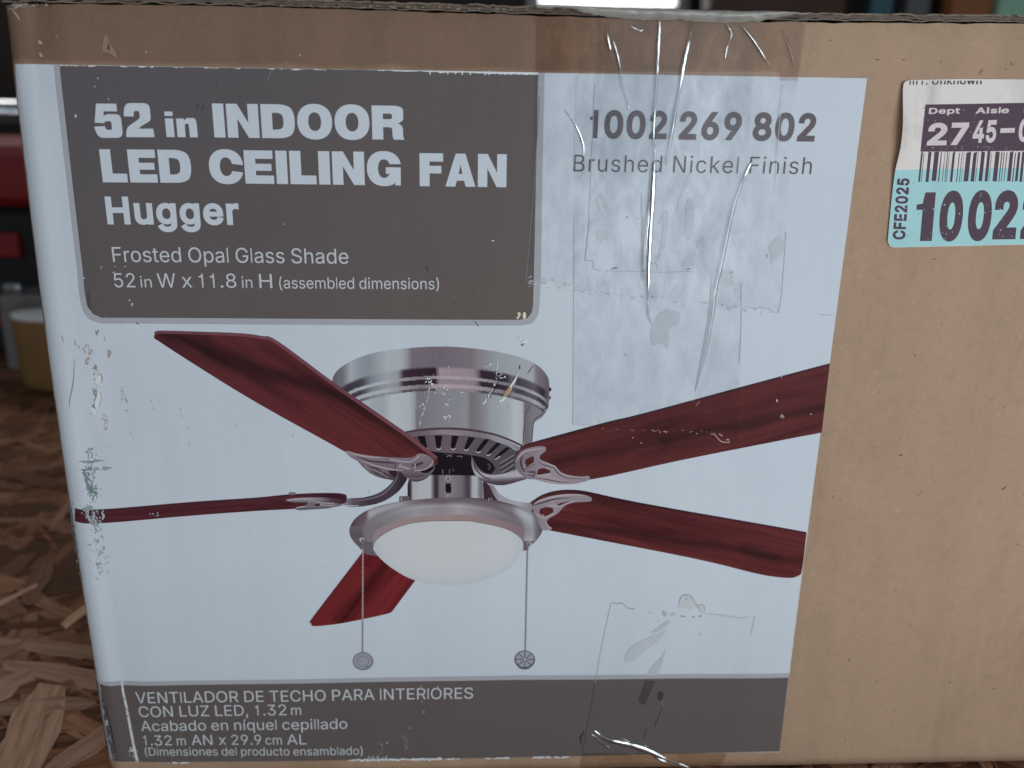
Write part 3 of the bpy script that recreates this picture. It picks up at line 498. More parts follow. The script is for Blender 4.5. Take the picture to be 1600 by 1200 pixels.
't': (227, ['138 379 204 379 204 362 204 344 204 327 138 327 72 327 6 327 6 344 6 362 6 379 72 379', '65 345 65 471 85 471 106 471 126 471 126 347 126 222 126 98 126 81 129 69 136 61 143 54 154 50 170 50 174 50 179 50 185 51 191 52 197 53 202 54 206 36 209 19 213 2 207 0 200 -2 192 -3 184 -4 176 -4 168 -4 136 -4 110 4 92 21 74 38 65 62 65 93 65 219']),
'u': (410, ['210 -5 182 -5 157 -5 134 0 115 11 95 21 80 37 69 59 58 80 53 107 53 139 53 219 53 299 53 379 73 379 93 379 114 379 114 301 114 222 114 144 114 114 121 91 137 75 152 58 173 50 200 50 218 50 235 54 249 62 264 70 275 81 283 97 292 112 296 131 296 153 296 228 296 304 296 379 316 379 337 379 357 379 357 253 357 126 357 0 337 0 318 0 298 0 298 31 298 61 298 92 301 92 304 92 307 92 295 57 279 32 257 17 236 2']),
'w': (567, ['158 0 138 0 99 126 61 253 22 379 44 379 66 379 87 379 102 324 118 269 134 214 140 191 147 165 154 137 161 108 168 76 175 41 172 41 168 41 165 41 172 75 179 106 186 135 192 163 199 190 206 214 222 269 237 324 252 379 274 379 295 379 316 379 332 324 346 269 362 214 368 190 375 164 382 136 388 107 395 76 402 41 398 41 395 41 391 41 398 76 406 107 413 135 420 164 427 190 434 214 449 269 464 324 480 379 501 379 523 379 545 379 506 253 468 126 430 0 409 0 389 0 368 0 352 57 335 114 319 172 314 189 309 207 304 225 300 243 295 261 290 280 286 299 281 318 276 338 281 338 286 338 290 338 286 318 281 300 277 280 272 262 267 243 262 225 258 206 253 189 248 172 232 114 215 57 199 0 178 0']),
'x': (379, ['44 0 21 0 71 73 121 145 171 218 171 202 171 187 171 171 124 240 76 310 29 379 52 379 76 379 100 379 116 355 132 330 148 306 160 287 170 270 179 253 188 237 198 221 207 206 197 206 186 206 176 206 185 221 194 237 202 253 211 270 221 287 233 306 249 330 266 355 282 379 305 379 328 379 352 379 304 309 256 239 209 169 209 184 209 199 209 214 258 143 308 71 358 0 334 0 310 0 287 0 268 28 250 57 231 85 219 103 209 120 200 136 191 152 182 167 173 182 183 182 194 182 204 182 195 167 186 152 178 136 170 120 160 103 148 85 129 57 110 28 92 0 68 0']),
'í': (167, ['73 0 53 0 53 126 53 253 53 379 73 379 93 379 114 379 114 253 114 126 114 0 93 0', '73 429 57 429 73 462 88 496 104 529 127 529 150 529 173 529 151 496 129 462 107 429 90 429']),
}
CAP = 508.7
def _flat(spec, n=5):
    v = [float(x) for x in spec.split()]
    P = [v[i:i + 6] for i in range(0, len(v), 6)]
    out = []
    for a, b in zip(P, P[1:] + P[:1]):
        p0, p1, p2, p3 = (a[2], a[3]), (a[4], a[5]), (b[0], b[1]), (b[2], b[3])
        dev = abs((p3[0] - p0[0]) * (p1[1] - p0[1]) - (p3[1] - p0[1]) * (p1[0] - p0[0])) + \
              abs((p3[0] - p0[0]) * (p2[1] - p0[1]) - (p3[1] - p0[1]) * (p2[0] - p0[0]))
        k = 1 if dev < 30 else n
        for j in range(k):
            t = j / k; u = 1 - t
            q = (u ** 3 * p0[0] + 3 * u * u * t * p1[0] + 3 * u * t * t * p2[0] + t ** 3 * p3[0],
                 u ** 3 * p0[1] + 3 * u * u * t * p1[1] + 3 * u * t * t * p2[1] + t ** 3 * p3[1])
            if not out or math.hypot(q[0] - out[-1][0], q[1] - out[-1][1]) > 1.5: out.append(q)
    if math.hypot(out[0][0] - out[-1][0], out[0][1] - out[-1][1]) < 1.5: out.pop()
    return out
def _offset(L, d):
    if not d: return L
    res = []; m = len(L)
    for i in range(m):
        a, b, c = L[i - 1], L[i], L[(i + 1) % m]
        d1 = (b[0] - a[0], b[1] - a[1]); d2 = (c[0] - b[0], c[1] - b[1])
        l1 = math.hypot(*d1) or 1; l2 = math.hypot(*d2) or 1
        n1 = (-d1[1] / l1, d1[0] / l1); n2 = (-d2[1] / l2, d2[0] / l2)
        k = 1 + n1[0] * n2[0] + n1[1] * n2[1]
        k = max(k, .5)
        res.append((b[0] + d * (n1[0] + n2[0]) / k, b[1] + d * (n1[1] + n2[1]) / k))
    return res
def _rect(x0, y0, x1, y1): return [(x0, y0), (x1, y0), (x1, y1), (x0, y1)]
_cache = {}
def glyph(c, weight):
    """(advance, [(outline, holes)]) with capitals CAP high; weight = units added on every side of the strokes"""
    key = (c, weight)
    if key in _cache: return _cache[key]
    if c == ' ': r = (170, [])
    elif c == 'I': r = (150, [(_rect(50 - weight, 0, 100 + weight, CAP), [])])
    elif c == 'l': r = (146, [(_rect(50 - weight, 0, 96 + weight, CAP), [])])
    elif c == '1':
        w = weight
        r = (380, [([(176 - w, 0), (226 + w, 0), (226 + w, CAP), (190 - w, CAP), (176 - w, 462 - w), (140, 425 - w), (82, 415 - w), (82, 368 - 1.25 * w), (176 - w, 368 - 1.25 * w)], [])])
    else:
        adv, specs = GLYPHS[c]
        loops = [_flat(s) for s in specs]
        big = max(loops, key=lambda L: abs(area2(L)))
        sg = 1 if area2(big) > 0 else -1
        k = CAP / (CAP + 2 * weight)
        def fix(L):
            return [(x, (y + weight) * k if weight else y) for x, y in _offset(L, -weight * sg)]
        shapes = [(fix(loops[0]), [fix(L) for L in loops[1:]])]
        r = (adv + weight * 1.2, shapes)
    _cache[key] = r
    return r

# heavy capitals of the title, in cap heights; a third value of 1 marks a curve control point
def Q(pts, n=5):
    out = []; m = len(pts)
    exp = []
    for i, p in enumerate(pts):
        q = pts[(i + 1) % m]
        exp.append(p)
        if len(p) == 3 and len(q) == 3: exp.append(((p[0] + q[0]) / 2, (p[1] + q[1]) / 2))
    m = len(exp)
    for i, p in enumerate(exp):
        if len(p) == 2: out.append(p); continue
        a, b = exp[i - 1], exp[(i + 1) % m]
        for k in range(1, n):
            t = k / n
            out.append(tuple((1 - t) ** 2 * a[j] + 2 * t * (1 - t) * p[j] + t * t * b[j] for j in (0, 1)))
    return out
def oval(cx, cy, a, b, e=2.25, n=36):
    r = []
    for i in range(n):
        t = 2 * math.pi * i / n; c, s = math.cos(t), math.sin(t)
        r.append((cx + a * math.copysign(abs(c) ** (2 / e), c), cy + b * math.copysign(abs(s) ** (2 / e), s)))
    return r
def arc(cx, cy, a, b, t0, t1, n=22, e=2.25):
    r = []
    for i in range(n + 1):
        t = math.radians(t0 + (t1 - t0) * i / n); c, s = math.cos(t), math.sin(t)
        r.append((cx + a * math.copysign(abs(c) ** (2 / e), c), cy + b * math.copysign(abs(s) ** (2 / e), s)))
    return r
HEAVY = {
 'i': (.33, [(_rect(0, 0, .33, .73), []), (_rect(0, .83, .33, 1), [])]),
 'n': (.82, [(Q([(0, 0), (.33, 0), (.33, .40), (.33, .53, 1), (.42, .53, 1), (.50, .53, 1), (.50, .40), (.50, 0), (.82, 0), (.82, .46), (.82, .755, 1), (.57, .755, 1), (.39, .755, 1), (.315, .63), (.315, .73), (0, .73)]), [])]),
 'I': (.335, [(_rect(0, 0, .335, 1), [])]),
 'L': (.78, [([(0, 0), (.78, 0), (.78, .265), (.335, .265), (.335, 1), (0, 1)], [])]),
 'E': (.86, [([(0, 0), (.86, 0), (.86, .25), (.33, .25), (.33, .39), (.80, .39), (.80, .60), (.33, .60), (.33, .75), (.85, .75), (.85, 1), (0, 1)], [])]),
 'F': (.78, [([(0, 0), (.33, 0), (.33, .39), (.72, .39), (.72, .62), (.33, .62), (.33, .75), (.78, .75), (.78, 1), (0, 1)], [])]),
 'N': (.95, [([(0, 0), (.315, 0), (.315, .56), (.63, 0), (.95, 0), (.95, 1), (.635, 1), (.635, .44), (.325, 1), (0, 1)], [])]),
 'A': (1.0, [([(0, 0), (.325, 0), (.378, .18), (.622, .18), (.672, 0), (1, 0), (.66, 1), (.34, 1)], [[(.435, .385), (.5, .66), (.565, .385)]])]),
 'D': (1.0, [(Q([(0, 0), (.46, 0), (.76, 0, 1), (1.0, .20, 1), (1.0, .80, 1), (.76, 1, 1), (.46, 1), (0, 1)]), [Q([(.33, .25), (.33, .75), (.42, .75), (.55, .75, 1), (.665, .66, 1), (.665, .34, 1), (.55, .25, 1), (.42, .25)])])]),
 'O': (1.04, [(oval(.52, .5, .52, .525), [oval(.52, .5, .19, .275)])]),
 'C': (.98, [(arc(.51, .5, .51, .525, 4, 344, 40) + arc(.51, .5, .185, .28, 335, 16, 24), [])]),
 'G': (1.0, [(arc(.51, .5, .51, .525, 13, 300, 36) + [(.80, .03), (.82, .10), (.85, 0), (1.0, 0), (1.0, .54), (.56, .54), (.56, .34), (.69, .34)] + arc(.51, .5, .18, .28, 318, 26, 24), [])]),
 'R': (.97, [(Q([(0, 0), (.33, 0), (.33, .365), (.47, .365), (.60, .365, 1), (.605, .25, 1), (.61, .06, 1), (.645, 0), (.97, 0), (.925, .05, 1), (.925, .22, 1), (.915, .43, 1), (.77, .48), (.935, .54, 1), (.935, .72, 1), (.935, 1, 1), (.60, 1), (0, 1)]), [Q([(.33, .60), (.33, .765), (.50, .765), (.60, .765, 1), (.60, .685, 1), (.60, .60, 1), (.50, .60)])])]),
 '5': (.84, [(Q([(.13, 1), (.74, 1), (.745, .77), (.335, .77), (.315, .63), (.40, .685, 1), (.52, .685, 1), (.84, .685, 1), (.84, .35, 1), (.84, -.025, 1), (.42, -.025, 1), (.03, -.025, 1), (0, .31), (.32, .325), (.34, .215, 1), (.43, .215, 1), (.53, .215, 1), (.53, .345, 1), (.53, .475, 1), (.43, .475, 1), (.35, .475, 1), (.31, .41), (.025, .43)]), [])]),
 '2': (.88, [(Q([(.01, .62), (.02, 1.02, 1), (.44, 1.025, 1), (.82, 1.02, 1), (.82, .70, 1), (.82, .50, 1), (.60, .385, 1), (.46, .30, 1), (.43, .255), (.86, .255), (.88, 0), (.02, 0), (.02, .26, 1), (.27, .425, 1), (.49, .56, 1), (.49, .675, 1), (.49, .785, 1), (.40, .785, 1), (.31, .785, 1), (.31, .62)]), [])]),
}
VPX, VPY = 710.0, 4923.0
def text_polys(s, x0, x1, y0, y1, cap, weight=0, track=0, up=None, heavy=False, wscale=1.0):
    """outlines of a line of lettering whose baseline runs from (x0,y0) to (x1,y1) in tracing units"""
    pen = 0; shapes = []
    if heavy:
        for c in s:
            if c == ' ': pen += .30; continue
            w, sh = HEAVY[c]
            for o, hs in sh: shapes.append(([(x + pen, y) for x, y in o], [[(x + pen, y) for x, y in h] for h in hs]))
            pen += w + (.075 if track == 0 else track)
        unit = 1.0
    else:
        for c in s:
            adv, sh = glyph(c, weight)
            for o, hs in sh: shapes.append(([(x + pen, y) for x, y in o], [[(x + pen, y) for x, y in h] for h in hs]))
            pen += adv + track
        unit = CAP
    a = min(p[0] for o, h in shapes for p in o); b = max(p[0] for o, h in shapes for p in o)
    res = []
    for o, hs in shapes:
        def T(p):
            t = (p[0] - a) / (b - a); bx = x0 + (x1 - x0) * t; by = y0 + (y1 - y0) * t
            if up: ux, uy = up
            else:
                ux, uy = (bx - VPX) / (VPY - by), -1.0
            v = p[1] / unit * cap
            return (bx + ux * v, by + uy * v)
        res.append(([T(p) for p in o], [[T(p) for p in h] for h in hs]))
    return res
def lettering(segs, color, h, parent, name='lettering', label=None, mat=None):
    polys = []
    for sg in segs:
        for o, hs in text_polys(**sg): polys.append((o, hs, color, 'odd' if sg.get('heavy') else 'wind'))
    ob = printed(name, polys, h, mat or M_PRINT, parent, step=.0008)
    if label: ob['label'] = label
    return ob
def S(s, x0, x1, y0, y1, cap, **k): return dict(s=s, x0=x0, x1=x1, y0=y0, y1=y1, cap=cap, **k)
def shift(z):
    t = min(max(z / .25, -.1), 1.1)
    return -.0014 * math.sin(math.pi * min(max(t, 0), 1)) - .0018 * (1 - t)
def wshift(u):
    t = min(max((.032 - u) / .032, 0), 1)
    return t * t * (3 - 2 * t)
_surf0 = surf
def surf(x, z, h):
    p = _surf0(x, z, h)
    p.x += shift(z) * wshift(x)
    return p
def face(px, py, h):
    X, Z = plane(px, py)
    X -= shift(Z) * wshift(X)
    return surf(unroll(X), Z, h)

# =================================================================== workbench top
rng = random.Random(7)
def osb():
    k = N('oriented_strand'); v = k.uv()
    c = k.n('ShaderNodeVertexColor', layer_name='Col').outputs[0]
    g = k.noise(v, 10, 5, .65, (.12, 1.6, 1), .3)
    g2 = k.noise(v, 40, 3, .6, (.08, 1.5, 1))
    c = k.mix(c, k.mix(c, (.55, .45, .40), 1.0, 'MULTIPLY'), k.ramp(g, [(.42, (0, 0, 0)), (.70, (1, 1, 1))]))
    c = k.mix(c, k.mix(c, (1.35, 1.3, 1.25), 1.0, 'MULTIPLY'), k.ramp(g2, [(.50, (0, 0, 0)), (.72, (1, 1, 1))]))
    k.bsdf(c, .72, k.add(g, k.mul(g2, .6)), .6, .0006, Specular_IOR_Level=.15)
    verts = []; faces = []; cols = []; uvs = []
    X0b, X1b, Y0b, Y1b = -.75, .95, -.42, .66
    top = ZB - .0012
    # the panel itself
    b = [(X0b, Y0b, top - .016), (X1b, Y0b, top - .016), (X1b, Y1b, top - .016), (X0b, Y1b, top - .016),
         (X0b, Y0b, top), (X1b, Y0b, top), (X1b, Y1b, top), (X0b, Y1b, top)]
    verts += b; cols += [(.12, .055, .03)] * 8; uvs += [(p[0] * 20, p[1] * 20) for p in b]
    faces += [[3, 2, 1, 0], [4, 5, 6, 7], [0, 1, 5, 4], [1, 2, 6, 5], [2, 3, 7, 6], [3, 0, 4, 7]]
    def flake(x, y, L, W, th, z, tone):
        ca, sa = math.cos(th), math.sin(th)
        m = 5
        up = []; lo = []
        j = rng.uniform(-.5, .5)
        for i in range(m + 1):
            t = i / m * 2 - 1
            w = W / 2 * (1 - .35 * abs(t) ** 3)
            up.append((t * L / 2 + rng.uniform(-.02, .02) * L, w * rng.uniform(.6, 1.15) + j * W * .2 * t))
            lo.append((t * L / 2 + rng.uniform(-.02, .02) * L, -w * rng.uniform(.6, 1.15) + j * W * .2 * t))
        tipa = (-L / 2 - rng.uniform(0, .10) * L, rng.uniform(-.4, .4) * W)
        tipb = (L / 2 + rng.uniform(0, .10) * L, rng.uniform(-.4, .4) * W)
        ring = lo + [tipb] + up[::-1] + [tipa]
        tx, ty = rng.uniform(-.012, .012), rng.uniform(-.04, .04)
        n0 = len(verts); uo = rng.uniform(0, 50), rng.uniform(0, 50)
        th_ = .0006
        for lvl in (0, 1):
            for (a, b_) in ring:
                wx, wy = x + a * ca - b_ * sa, y + a * sa + b_ * ca
                wx = min(max(wx, X0b + .001), X1b - .001); wy = min(max(wy, Y0b + .001), Y1b - .001)
                zz = z + a * tx + b_ * ty - (th_ if lvl else 0)
                zz = min(zz, ZB - .0001)
                verts.append((wx, wy, zz)); cols.append(tone if not lvl else tuple(q * .55 for q in tone))
                uvs.append((a * 20 + uo[0], b_ * 20 + uo[1]))
        m = len(ring)
        faces.append(list(range(n0, n0 + m)))
        for i in range(m):
            faces.append([n0 + i, n0 + m + i, n0 + m + (i + 1) % m, n0 + (i + 1) % m])
    def tone():
        s = rng.uniform(.42, 1.02)
        base = rng.choice([(.43, .215, .125), (.36, .165, .088), (.46, .245, .15), (.31, .135, .068)])
        return tuple(q * s for q in base)
    for i in range(13000):
        x, y = rng.uniform(X0b, X1b), rng.uniform(Y0b, Y1b)
        if x > .03 and .03 < y < .2 and x < .55: continue
        L = .012 + .06 * rng.random() ** 1.8; W = .0012 + .010 * rng.random() ** 2.2
        if rng.random() < .07: L, W = rng.uniform(.04, .085), rng.uniform(.010, .022)
        th = rng.gauss(.25, .75) if rng.random() < .75 else rng.uniform(0, math.pi)
        flake(x, y, L, W, th, top + rng.uniform(-.0004, .0009), tone())
    for (x, y, L, W, th, s) in [(-.044, .018, .075, .024, 1.75, 1.25), (-.025, .060, .10, .012, -.28, 1.0), (-.05, .085, .09, .013, -.22, .9), (-.062, .043, .07, .011, .06, .8),
                                (-.072, .055, .03, .018, .9, 1.1), (-.015, .022, .05, .013, 1.0, 1.0), (-.055, .125, .04, .009, 1.25, 1.5), (-.10, .13, .03, .005, 1.0, 1.6)]:
        flake(x, y, L, W, th, top + .0009, tuple(q * s for q in (.46, .28, .19)))
    me = bpy.data.meshes.new('strand_board'); me.from_pydata(verts, [], faces)
    at = me.color_attributes.new('Col', 'FLOAT_COLOR', 'POINT')
    for i, c_ in enumerate(cols): at.data[i].color = (*c_, 1)
    uv = me.uv_layers.new(name='UVMap')
    for lp in me.loops: uv.data[lp.index].uv = uvs[lp.vertex_index]
    o = link('strand_board', me, k.m)
    tag(o, 'rough brown oriented strand board under the carton, with loose splintery flakes', 'board')
osb()

# =================================================================== the carton
box = empty('cardboard_box', (0.3, .12, ZB), 'large brown carton with a printed ceiling fan panel, clear tape and scuffs', 'cardboard box')

def carton_body():
    bm = bmesh.new()
    us = [X0 - RC * 1.571 - .23, X0 - RC * 1.571 - .12] + [X0 - RC * 1.571 * (1 - i / 14) for i in range(15)]
    us += [X0 + .0015 * i for i in range(1, 18)]
    x = us[-1]
    while x < BOX_W - .004:
        x += .004; us.append(min(x, BOX_W))
    if us[-1] < BOX_W: us.append(BOX_W)
    zs = [ZB + (ZT - ZB) * i / 64 for i in range(65)]
    grid = []
    for u in us:
        col = []
        for z in zs:
            p = surf(u, z, -.12)
            # the fold along the top is soft and the board leans back there
            e = max(0, (z - (ZT - .0022)) / .0022)
            p.y += .0012 * e * e if u > X0 else 0
            # bottom edge curls in a little
            e = max(0, (ZB + .003 - z) / .003)
            p.y += .0010 * e * e
            if z == zs[-1]: p.z += .0011 * math.sin(u * 21 + .3) * .6 + .0004 * noise.noise(Vector((u * 150, 0, 0)))
            col.append(bm.verts.new(p))
        grid.append(col)
    for a, b in zip(grid, grid[1:]):
        for i in range(len(zs) - 1):
            bm.faces.new((a[i], b[i], b[i + 1], a[i + 1]))
    # right side, back, bottom: plain walls
    r0 = grid[-1]; l0 = grid[0]
    yb = BOX_D
    br, tr = bm.verts.new((BOX_W, yb, ZB)), bm.verts.new((BOX_W, yb, ZT))
    bl, tl = bm.verts.new((l0[0].co.x, yb, ZB)), bm.verts.new((l0[-1].co.x, yb, ZT))
    bm.faces.new(r0 + [tr, br]) if False else None
    bm.faces.new(list(reversed(r0)) + [br, tr])
    bm.faces.new((br, bl, tl, tr))
    bm.faces.new([v for v in l0] + [tl, bl])
    bm.faces.new([c[0] for c in reversed(grid)] + [bl, br])
    me = bpy.data.meshes.new('carton_body'); bm.to_mesh(me); bm.free()
    for p in me.polygons: p.use_smooth = len(p.vertices) == 4
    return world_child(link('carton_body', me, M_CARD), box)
body = carton_body()

def slab(name, x0, x1, y0, y1, z0, z1, mat, jag=.0003, seed=1, parent=box):
    """a flap of corrugated board: two liners with the fluted core open along the cut front edge"""
    r = random.Random(seed)
    bm = bmesh.new()
    nx = int((x1 - x0) / .0012)
    def sheet(za, zb_, yoff, amp):
        rows = []
        for i in range(nx + 1):
            x = x0 + (x1 - x0) * i / nx
            w = .0009 * math.sin(x * 21 + .3) * .6
            j = yoff + amp * (noise.noise(Vector((x * 260, seed, za * 900))) + .5 * noise.noise(Vector((x * 900, seed, 7))))
            dz = jag * 1.8 * (noise.noise(Vector((x * 180, seed, 3))) + .6 * noise.noise(Vector((x * 700, seed, 8))))
            rows.append([bm.verts.new((x, y0 + j, za + w + dz)), bm.verts.new((x, y1, za + w)), bm.verts.new((x, y1, zb_ + w)), bm.verts.new((x, y0 + j, zb_ + w + dz))])
        for a, b in zip(rows, rows[1:]):
            bm.faces.new((a[0], b[0], b[1], a[1])); bm.faces.new((a[3], a[2], b[2], b[3])); bm.faces.new((a[0], a[3], b[3], b[0]))
    t = z1 - z0
    sheet(z0, z0 + t * .16, .0003, .0010)
    sheet(z1 - t * .24, z1, .0004, .0022)
    n_liner = len(bm.faces)
    rows = []
    for i in range(nx * 3 + 1):
        x = x0 + (x1 - x0) * i / (nx * 3)
        w = .0009 * math.sin(x * 21 + .3) * .6
        z = (z0 + z1) / 2 + t * (.05 + .12 * max(0, noise.noise(Vector((x * 28, seed, 9))))) * math.sin(2 * math.pi * x / .0062 + 2 * noise.noise(Vector((x * 60, 2, seed)))) + w + .0002 * noise.noise(Vector((x * 700, 4, seed)))
        y = y0 + .0009 + .0006 * noise.noise(Vector((x * 300, seed, 1)))
        rows.append([bm.verts.new((x, y, z - t * .27)), bm.verts.new((x, y + .03, z - t * .27)), bm.verts.new((x, y + .03, z + t * .27)), bm.verts.new((x, y, z + t * .27))])
    for a, b in zip(rows, rows[1:]):
        bm.faces.new((a[0], b[0], b[1], a[1])); bm.faces.new((a[3], a[2], b[2], b[3])); bm.faces.new((a[0], a[3], b[3], b[0]))
    me = bpy.data.meshes.new(name); bm.to_mesh(me); bm.free()
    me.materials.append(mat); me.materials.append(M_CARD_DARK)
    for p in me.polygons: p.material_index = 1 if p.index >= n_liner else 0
    return world_child(link(name, me), parent)
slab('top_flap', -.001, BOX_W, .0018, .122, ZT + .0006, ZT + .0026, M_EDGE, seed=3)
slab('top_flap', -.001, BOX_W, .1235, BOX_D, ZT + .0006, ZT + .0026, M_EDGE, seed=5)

# ------------------------------------------------------------------ printed panel
PANEL_R = .25515
def panel():
    us = [X0 - RC * .80 + i * .0006 for i in range(13)]
    while us[-1] < PANEL_R - .0021: us.append(us[-1] + .002)
    us.append(PANEL_R)
    zs = [.25 * i / 120 for i in range(121)]
    verts = []; faces = []; n = len(zs)
    for i, u in enumerate(us):
        for j, z in enumerate(zs):
            zz = z; uu = u
            if j in (0, n - 1): zz += .00012 * noise.noise(Vector((u * 300, j, 0)))
            if i == 0: uu += .0006 * noise.noise(Vector((0, z * 90, 4))) + .0004 * noise.noise(Vector((0, z * 400, 4)))
            if i == len(us) - 1: uu += .00012 * noise.noise(Vector((3, z * 300, 0)))
            verts.append(surf(uu, zz, .08))
    for i in range(len(us) - 1):
        for j in range(n - 1):
            faces.append((i * n + j, (i + 1) * n + j, (i + 1) * n + j + 1, i * n + j + 1))
    me = bpy.data.meshes.new('printed_panel'); me.from_pydata(verts, [], faces)
    at = me.color_attributes.new('Col', 'FLOAT_COLOR', 'POINT')
    c = ink(170, 180, 192)
    for d in at.data: d.color = (*c, 1)
    for p in me.polygons: p.use_smooth = True
    return world_child(link('printed_panel', me, M_PRINT), box)
PAN = panel()
PAN['label'] = 'white panel printed with a ceiling fan between two grey blocks of lettering'
def PP(name, polys, h, mat=None, col=None, label=None, **k):
    o = printed(name, polys, h, mat or M_PRINT, PAN, col=col, **k)
    o.matrix_parent_inverse = PAN.matrix_parent_inverse.copy() if False else Matrix()
    if label: o['label'] = label
    return o
PAN_OFF = Matrix.Translation(-Vector(box.location))

GREY = ink(143, 147, 156)
DARK = ink(82, 77, 79)
def dk(x, y):
    # the grey runs from cooler at top left to warmer at lower right
    t = min(max((x - 100) / 740 * .5 + (y - 100) / 400 * .5, 0), 1)
    a, b = ink(79, 76, 82), ink(86, 79, 77)
    return tuple(a[i] + (b[i] - a[i]) * t for i in range(3))
PP('block_border', [[(83, 101.4), (107, 300), (121, 420), (124, 460), (129, 484), (139, 498), (157, 505), (400, 507), (600, 508), (815, 508.5), (832, 505), (841, 492), (843, 475), (845, 440), (848, 250), (851, 114)]], .11, col=GREY, pitch=(9, 14))
PP('title_block', [[(93, 101.6), (116, 300), (130, 420), (133, 455), (137, 478), (146, 490), (160, 496), (400, 497.5), (600, 498.5), (812, 499.5), (824, 497), (831, 488), (833, 475), (834, 440), (838, 250), (841, 113.8)]], .14, col=dk, pitch=(11, 14), label='dark grey block behind the white title lettering')
PP('footer_border', [[(148, 1066), (190, 1065.5), (400, 1062.2), (800, 1055.5), (1200, 1051.5), (1233, 1051), (1231, 1066), (800, 1070), (400, 1076), (152, 1080)]], .11, col=GREY, pitch=(5, 12))
PP('footer_band', [[(149, 1073), (190, 1072.3), (400, 1068.6), (800, 1062.4), (1200, 1058.5), (1232, 1058), (1217.5, 1173.6), (800, 1183.4), (400, 1189.2), (178, 1191.5), (166, 1191.8)]], .14, col=ink(84, 78, 79), pitch=(5, 12), label='dark grey band behind the small Spanish lettering')

W1 = ink(171, 180, 192)
W2 = ink(168, 174, 182)
INK = ink(86, 80, 86)
lettering([S('52', 150, 242, 213.8, 214.3, 52, heavy=True, track=.08), S('in', 260.7, 309.5, 214, 214.5, 39.8, heavy=True, track=.12),
           S('INDOOR', 335.5, 632.5, 214.6, 218.3, 53, heavy=True)], W1, .20, PAN, label='bold white lettering 52 in INDOOR')
lettering([S('LED', 161.5, 301, 284.6, 285.6, 51.5, heavy=True), S('CEILING', 329, 627, 286, 289.5, 52, heavy=True), S('FAN', 656, 791, 290.5, 292.5, 51.5, heavy=True)], W1, .20, PAN, label='bold white lettering LED CEILING FAN')
lettering([S('Hugger', 169, 375, 350.3, 351.5, 43.5, weight=28)], W1, .20, PAN, label='bold white lettering Hugger')
lettering([S('Frosted Opal Glass Shade', 177.5, 545, 408.8, 411.6, 23.2)], W2, .20, PAN)
lettering([S('52', 180, 212.5, 448.4, 448.7, 22), S('in', 221, 238, 448.8, 448.9, 17.5), S('W', 247, 275.5, 449, 449, 22), S('x', 285, 301, 449, 449, 22),
           S('11.8', 312, 370, 449.2, 449.4, 22), S('in', 379, 395, 449.6, 449.6, 17.5), S('H', 406, 426, 449.8, 450, 22), S('(assembled dimensions)', 437, 686, 450.2, 451.4, 17.5)], W2, .20, PAN)
lettering([S('1002 269 802', 921, 1272, 216, 221.4, 44.3, weight=31)], INK, .20, PAN, label='bold dark grey number 1002 269 802')
lettering([S('Brushed Nickel Finish', 896, 1267, 267.8, 272, 26, track=42, weight=-3)], INK, .20, PAN)
lettering([S('VENTILADOR DE TECHO PARA INTERIORES', 212, 739, 1099, 1091, 17)], W2, .20, PAN)
lettering([S('CON LUZ LED, 1.32', 217, 448, 1120.6, 1116.6, 16.6), S('m', 455.5, 471, 1116.4, 1116.2, 15)], W2, .20, PAN)
lettering([S('Acabado en níquel cepillado', 220.5, 543, 1142.4, 1138, 15.8)], W2, .20, PAN)
lettering([S('1.32', 224, 269, 1164.8, 1164.2, 15.5), S('m', 277, 291, 1164.2, 1164, 14.2), S('AN', 300, 332.5, 1163.8, 1163.5, 15.5), S('x', 342.5, 354, 1163.4, 1163.2, 15.5),
           S('29.9', 362.5, 409, 1163.2, 1162.8, 15.5), S('cm', 415.5, 441, 1162.6, 1162.4, 14), S('AL', 449, 479.5, 1162.4, 1162, 15.5)], W2, .20, PAN)
lettering([S('(Dimensiones del producto ensamblado)', 226.5, 567, 1180.6, 1178.6, 12.6)], W2, .20, PAN)

# ------------------------------------------------------------------ the printed fan
def at8(ox, oy, s=8.0):
    return lambda pts: [(ox + x / s, oy + y / s) for x, y in pts]
c1, c2, c3, c4 = at8(500, 530), at8(680, 530), at8(520, 660), at8(680, 660)
c5, c6, c7, c8 = at8(530, 760), at8(700, 760), at8(780, 680), at8(430, 740, 10)
def pw(x, stops):
    if x <= stops[0][0]: return stops[0][1]
    for (a, ca), (b, cb) in zip(stops, stops[1:]):
        if x <= b:
            t = (x - a) / (b - a) if b > a else 0
            return tuple(ca[i] + (cb[i] - ca[i]) * t for i in range(3))
    return stops[-1][1]
def g(v, w=0): return (v + w, v - 2, v + 6)
LIP = [(519, (88, 86, 96)), (535, (104, 104, 114)), (548, (150, 156, 166)), (562, (132, 138, 148)), (575, (124, 130, 140)), (605, (156, 163, 171)), (628, (152, 158, 166)), (636, (138, 138, 146)), (644, (108, 99, 109)), (690, (103, 95, 106)), (736, (112, 104, 113)), (748, (122, 118, 126)), (775, (136, 142, 150)), (815, (146, 151, 160)), (832, (150, 152, 161)), (838, (112, 106, 114)), (858, (88, 80, 90))]
GR1 = [(519, (70, 64, 74)), (545, (56, 48, 60)), (565, (66, 60, 72)), (580, (118, 124, 134)), (605, (146, 153, 161)), (622, (140, 142, 150)), (632, (52, 36, 48)), (680, (38, 24, 36)), (686, (150, 134, 144)), (700, (142, 128, 136)), (740, (140, 126, 136)), (747, (112, 98, 108)), (752, (44, 32, 44)), (790, (40, 30, 42)), (800, (92, 90, 98)), (806, (60, 54, 64)), (835, (86, 80, 92)), (848, (40, 32, 44)), (858, (92, 86, 96))]
